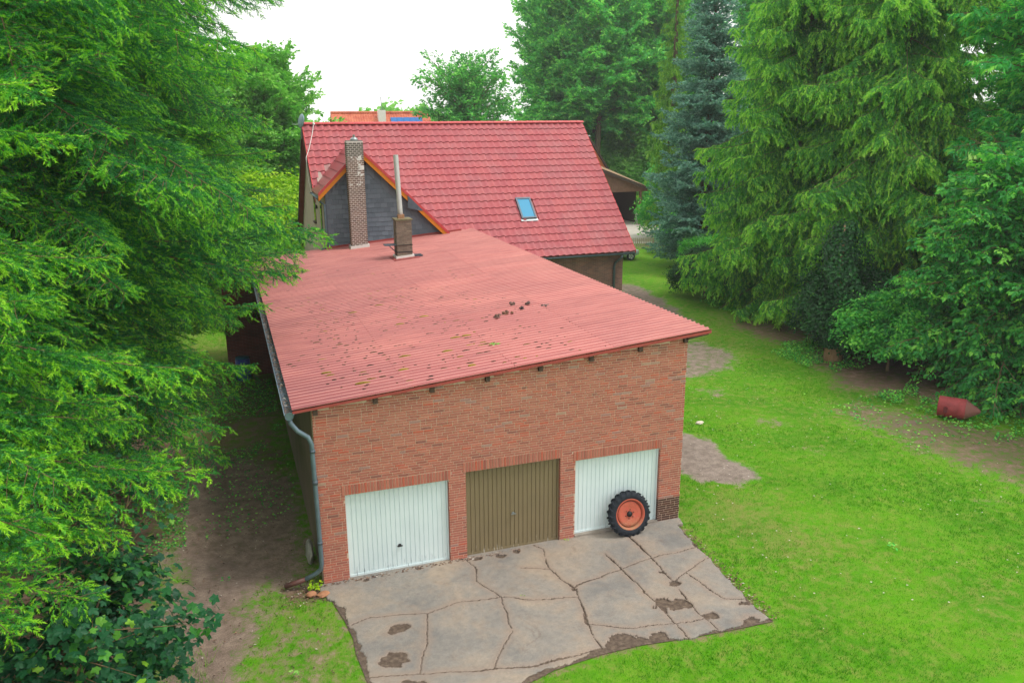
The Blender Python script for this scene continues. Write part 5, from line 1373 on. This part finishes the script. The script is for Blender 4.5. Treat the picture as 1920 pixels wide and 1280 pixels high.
# leaf on the roof
lf = MB()
for i in range(6):
    a = i*1.05; lf.add([(4.77, 1.88, zr(4.77)+.04), (4.77+.12*math.cos(a-.3), 1.88+.1*math.sin(a-.3), zr(4.77)+.05), (4.77+.17*math.cos(a), 1.88+.15*math.sin(a), zr(4.77)+.03), (4.77+.12*math.cos(a+.3), 1.88+.1*math.sin(a+.3), zr(4.77)+.05)], [(0,1,2,3)], .6)
tag(lf.build('fallen_leaf', M_LIGHT), 'pale green leaf lying on the pink roof', 'leaf')
# litter scattered on the ground
lt = MB()
for i in range(2600):
    u = random.random()
    if u < .35: x, y = random.uniform(-3.6, -.1), random.uniform(-5, 9)
    elif u < .7: x, y = random.uniform(17.5, 26), random.uniform(-2, 14)
    elif u < .8: x, y = random.uniform(-1.0, .1), random.uniform(-.7, .5)
    else:
        e = random.random(); x, y = 8.75 + e*.3 + random.gauss(0, .12), -4.6 + e*4.4
    s = random.uniform(.012, .04); a = random.uniform(0, 6.3); z = random.uniform(-.02, .015)
    lt.add([(x-s*math.cos(a), y-s*math.sin(a), z), (x+s*.5*math.sin(a), y-s*.5*math.cos(a), z+.008), (x+s*math.cos(a), y+s*math.sin(a), z), (x-s*.5*math.sin(a), y+s*.5*math.cos(a), z+.006)], [(0,1,2,3)], random.random())
for i in range(260):       # daisies and pale flecks in the grass
    x, y = random.uniform(9.5, 19), random.uniform(-6, 12); s = random.uniform(.012, .028)
    lt.add([(x-s, y, .02), (x, y-s, .025), (x+s, y, .02), (x, y+s, .025)], [(0,1,2,3)], random.uniform(.95, 1.))
for i in range(420):
    x = random.uniform(0, 9); y = random.uniform(-.16, -.03); s = random.uniform(.01, .035)
    lt.add([(x-s, y, .035), (x, y-s*.5, .045), (x+s, y, .037), (x, y+s*.5, .05)], [(0,1,2,3)], random.random())
tag(lt.build('ground_litter', M_LITTER), 'dry leaf and twig litter on bare soil', 'litter', None, 'stuff')

# ------------------------------------------------------------------ far buildings, fence, cars
M_FTILE = NT('orange_pantiles'); _w = M_FTILE.new('TexWave'); _w.inputs['Scale'].default_value = 1.1; _w.bands_direction = 'X'; M_FTILE.l(M_FTILE.pos(), _w.inputs['Vector'])
M_FTILE.bump(_w.outputs['Fac'], .6, .05)
M_FTILE = M_FTILE.set(M_FTILE.ramp(M_FTILE.noise(1.5, detail=5), [(.3, srgb(176, 84, 62)), (.7, srgb(208, 122, 92))]), .7, 0, .3)
fh = empty('far_house', (16, 78, 0), 'distant house with orange roof and blue solar panels', 'house')
fx0, fx1, fyr, fzr = 10.8, 21.9, 78, 10.9
MB().box((fx0+.4, fyr-5, 0), (fx1-.4, fyr+5, 5.9)).build('wall', M_DARKBRICK, fh)
frf = MB(); deck(frf, [(fx0, fyr-6, 5.5), (fx1, fyr-6, 5.5), (fx1, fyr, fzr), (fx0, fyr, fzr)], .2); deck(frf, [(fx0, fyr, fzr), (fx1, fyr, fzr), (fx1, fyr+6, 5.5), (fx0, fyr+6, 5.5)], .2)
frf = frf.build('roof', M_FTILE, fh)
MB().tube([(fx0, fyr, fzr+.02), (fx1, fyr, fzr+.02)], .16, 8).build('ridge', M_FTILE, frf)
MB().box((15.9, fyr-1.3, 9.2), (16.7, fyr-.5, 11.2)).build('chimney', M_WHITE, frf)
MB().tube([(16.3, fyr-.9, 11.2), (16.3, fyr-.9, 12.6)], .04, 6).build('aerial', M_STEEL, frf)
M_SOLAR = plain('solar_glass', srgb(40, 110, 176), .35, 0, .1, 2, .3)
fa = math.atan2(fzr-5.5, 6)
for i in range(5):
    for j in range(2):
        Mx = Matrix.Translation((17.3+i*.72, fyr-2.75+j*1.02, fzr-(2.75-j*1.02)*.9+.12)) @ Matrix.Rotation(fa, 4, 'X')
        MB().box((0, 0, 0), (.69, 1.35, .05), 0, Mx).build('solar_panel', M_SOLAR, frf)
for i in range(3):
    Mx = Matrix.Translation((12.0+i*1.2, fyr-2.3, fzr-2.3*.9+.12)) @ Matrix.Rotation(fa, 4, 'X'); MB().box((0, 0, 0), (1.1, .9, .06), 0, Mx).build('roof_window', M_GLASS, frf)

# carport with the orange gabled barn behind
cp = empty('carport', (35, 57, 0), 'brown timber carport with mossy roof beside the house', 'carport')
M_MOSSROOF = NT('mossy_roof'); _n = M_MOSSROOF.noise(2.6, detail=7, rough=.7); M_MOSSROOF.bump(_n, .6, .06)
M_MOSSROOF = M_MOSSROOF.set(M_MOSSROOF.ramp(_n, [(.3, srgb(120, 96, 84)), (.5, srgb(168, 142, 122)), (.62, srgb(176, 140, 84)), (.75, srgb(186, 172, 158))]), .9, 0, .1)
zc_ = lambda x: 5.42 - (x-33.5)*.37
mb = MB(); deck(mb, [(31.5, 55.2, zc_(31.5)), (38.6, 55.2, zc_(38.6)), (38.6, 64.9, zc_(38.6)+1.3), (31.5, 64.9, zc_(31.5)+1.3)], .16); mb.build('roof', M_MOSSROOF, cp)
x = 31.6
while x < 38.2:
    MB().prism([(x, min(3.25, zc_(x)-.5)), (x+.235, min(3.25, zc_(x)-.5)), (x+.235, zc_(x+.235)-.2), (x, zc_(x)-.2)], 'y', 55.6+random.uniform(-.008, .008), 55.64).build('fascia_plank', M_WOODB, cp); x += .25
MB().prism([(31.5, zc_(31.5)-.02), (38.6, zc_(38.6)-.02), (38.6, zc_(38.6)-.3), (31.5, zc_(31.5)-.3)], 'y', 55.1, 55.18).build('edge_board', M_WOODD, cp)
for px_ in (32.0, 37.5): MB().box((px_, 55.7, 0), (px_+.22, 55.9, 3.3)).build('post', M_WOODB, cp)
bw_ = MB().box((31.6, 64.6, 0), (38, 64.8, 3.9)).build('back_wall', M_WOODD, cp)
cw = MB().box((36.2, 64.5, 1.7), (37.5, 64.58, 2.3)).build('window', plain('lit_far_garden_pane', srgb(150, 176, 110), .3, 0, .3, 3), bw_)
MB().box((31.6, 56, 0), (31.75, 64.6, 5.4)).build('side_wall', M_WOODD, cp); MB().box((37.9, 57.5, 0), (38.05, 64.6, 3.4)).build('side_wall', M_WOODD, cp)
barn = empty('orange_barn', (33, 68, 0), 'building with orange gable wall behind the main roof edge', 'building')
M_ORW = plain('orange_render', srgb(214, 118, 66), .8, 0, .1, 1)
mb = MB(); mb.prism([(30.0, 0), (39.0, 0), (39.0, 4.9), (36.9, 7.95), (30.0, 7.95)], 'y', 66.5, 74); mb.build('wall', M_ORW, barn)
mb = MB(); deck(mb, [(36.8, 66.2, 8.3), (39.5, 66.2, 4.45), (39.5, 74.2, 4.45), (36.8, 74.2, 8.3)], .18); deck(mb, [(30, 66.2, 8.2), (36.8, 66.2, 8.3), (36.8, 74.2, 8.3), (30, 74.2, 8.2)], .15); br = mb.build('roof', M_WOODD, barn)
for i in range(9): MB().box((34.6+i*.26, 66.1, 8.29+i*.004), (34.73+i*.26, 74.1, 8.4+i*.004)).build('roof_batten', M_WHITE, br)

fence = empty('picket_fence', (30.5, 41.0, 0), 'low wooden picket fence beside the parked car', 'fence')
fa0, fa1 = Vector((27.4, 42.0, 0)), Vector((33.0, 40.2, 0)); fd = (fa1-fa0).normalized(); fp_ = Vector((-fd.y, fd.x, 0)); L = (fa1-fa0).length
FM = Matrix.Translation(fa0) @ Matrix.Rotation(math.atan2(fd.y, fd.x), 4, 'Z')
M_PICK = plain('weathered_picket', srgb(186, 168, 148), .85, 0, .2, 5)
i = 0
while i*.15 < L:
    m = MB(); xx = i*.15; m.prism([(xx, .08), (xx+.08, .08), (xx+.08, .92), (xx+.04, 1.0), (xx, .92)], 'y', -.012, .012)
    me_v = [FM @ Vector(v) for v in m.v]; m.v = [tuple(v) for v in me_v]; m.build('picket', M_PICK, fence); i += 1
for z in (.28, .72):
    MB().box((0, .013, z), (L, .05, z+.07), 0, FM).build('rail', M_PICK, fence)
for xx in np.arange(.1, L, 1.8):
    MB().box((xx, .052, 0), (xx+.09, .13, .95), 0, FM).build('post', M_PICK, fence)

def make_car(col, label, loc, rz):
    o = empty('parked_car', loc, label, 'car'); M = Matrix.Translation(loc) @ Matrix.Rotation(rz, 4, 'Z')
    def B(mb, name, mat, par=o, sm=False):
        mb.v = [tuple(M @ Vector(v)) for v in mb.v]; return mb.build(name, mat, par, sm)
    # stations along x: z profile lower body and cabin, cross section rounded
    sec = [(-2.05, .35, .78, .74), (-1.95, .26, .92, .82), (-1.6, .24, .98, .86), (-.9, .22, 1.0, .88), (.4, .22, .98, .88), (1.2, .23, .92, .86), (1.75, .26, .82, .82), (1.98, .34, .7, .72)]
    vs = []; ring = 12
    for x, zl, zh, hw_ in sec:
        for k in range(ring):
            q = 2*PI*k/ring; cy2, sz2 = math.cos(q), math.sin(q); e = .45
            vs.append((x, hw_*math.copysign(abs(cy2)**e, cy2), (zl+zh)/2 + (zh-zl)/2*math.copysign(abs(sz2)**e, sz2)))
    m = MB(); ns = len(sec); m.add(vs, [(i*ring+k, i*ring+(k+1) % ring, (i+1)*ring+(k+1) % ring, (i+1)*ring+k) for i in range(ns-1) for k in range(ring)] + [tuple(range(ring))[::-1], tuple(range((ns-1)*ring, ns*ring))])
    body = B(m, 'body', col, o, True)
    cab = [(-1.85, .93, .96, .68), (-1.5, .93, 1.38, .64), (-.8, .93, 1.47, .62), (.1, .93, 1.45, .62), (.55, .93, 1.3, .66), (1.15, .9, .94, .72)]
    vs = []
    for x, zl, zh, hw_ in cab:
        vs += [(x, -hw_-.1, zl), (x, -hw_, zh-.05), (x, -hw_+.12, zh), (x, hw_-.12, zh), (x, hw_, zh-.05), (x, hw_+.1, zl)]
    m = MB(); m.add(vs, [(i*6+k, i*6+k+1, (i+1)*6+k+1, (i+1)*6+k) for i in range(5) for k in range(5)]); B(m, 'cabin_glass', M_GLASS, o)
    m = MB(); m.box((-1.45, -.56, 1.44), (.1, .56, 1.5)); 
    for s_ in (-1, 1):
        for x in (-1.4, -.45, .35): m.box((x, s_*.66-.02, .95), (x+.07, s_*.66+.03, 1.42))
    B(m, 'roof_panel', col, o)
    for x in (-1.28, 1.3):
        for s_ in (-1, 1):
            WMx = Matrix.Translation((x, s_*.84, .31)) @ Matrix.Rotation(R(90), 4, 'X')
            wh = B(MB().lathe([(.2, .09), (.24, .1), (.3, .09), (.315, .04), (.315, -.04), (.3, -.09), (.24, -.1), (.2, -.09)], 24, WMx), 'wheel', M_RUB, o, True)
            B(MB().lathe([(.21, .07), (.2, .05), (.06, .09), (0, .09)], 24, WMx), 'rim', M_STEEL, wh, True)
            B(MB().lathe([(.21, -.07), (.2, -.05), (.06, -.09), (0, -.09)], 24, WMx), 'rim', M_STEEL, wh, True)
            m = MB()
            for q in range(5):
                a = q*2*PI/5
                for sg in (-.094, .094): m.box((.07, -.03, sg-.006), (.2, .03, sg+.006), 0, WMx @ Matrix.Rotation(a, 4, 'Z'))
            B(m, 'spokes', M_WHITE, wh)
    for s_ in (-1, 1):
        m = MB(); m.box((1.86, s_*.62-.13, .58), (1.97, s_*.62+.13, .7)); B(m, 'headlight', M_WHITE, o)
        m = MB(); m.box((-2.05, s_*.64-.1, .68), (-1.97, s_*.64+.1, .86)); B(m, 'tail_light', M_RED, o)
    return o
M_CARS = plain('silver_blue_paint', srgb(206, 220, 228), .3, .0, .05, 2, .5); M_CARD = plain('black_car_paint', srgb(34, 36, 42), .2, .2, .05, 2, .6)
make_car(M_CARS, 'silver car half hidden behind the house corner', (25.75, 38.0, 0), R(-8))
make_car(M_CARD, 'dark car parked inside the carport', (36.0, 60.5, 0), R(80))

# ------------------------------------------------------------------ a little summer haze in the air
hz = MB().box((-130, -25, -1.2), (140, 150, 34)); hz = hz.build('haze', bpy.data.materials.new('summer_haze'))
hm = hz.data.materials[0]; hm.use_nodes = True; hn = hm.node_tree; hn.nodes.remove(hn.nodes['Principled BSDF'])
pv = hn.nodes.new('ShaderNodeVolumePrincipled'); pv.inputs['Density'].default_value = .0006; pv.inputs['Color'].default_value = (.93, .96, 1, 1); pv.inputs['Anisotropy'].default_value = .2
hn.links.new(pv.outputs[0], hn.nodes['Material Output'].inputs['Volume']); tag(hz, 'thin summer haze over the whole yard', 'haze', None, 'stuff')
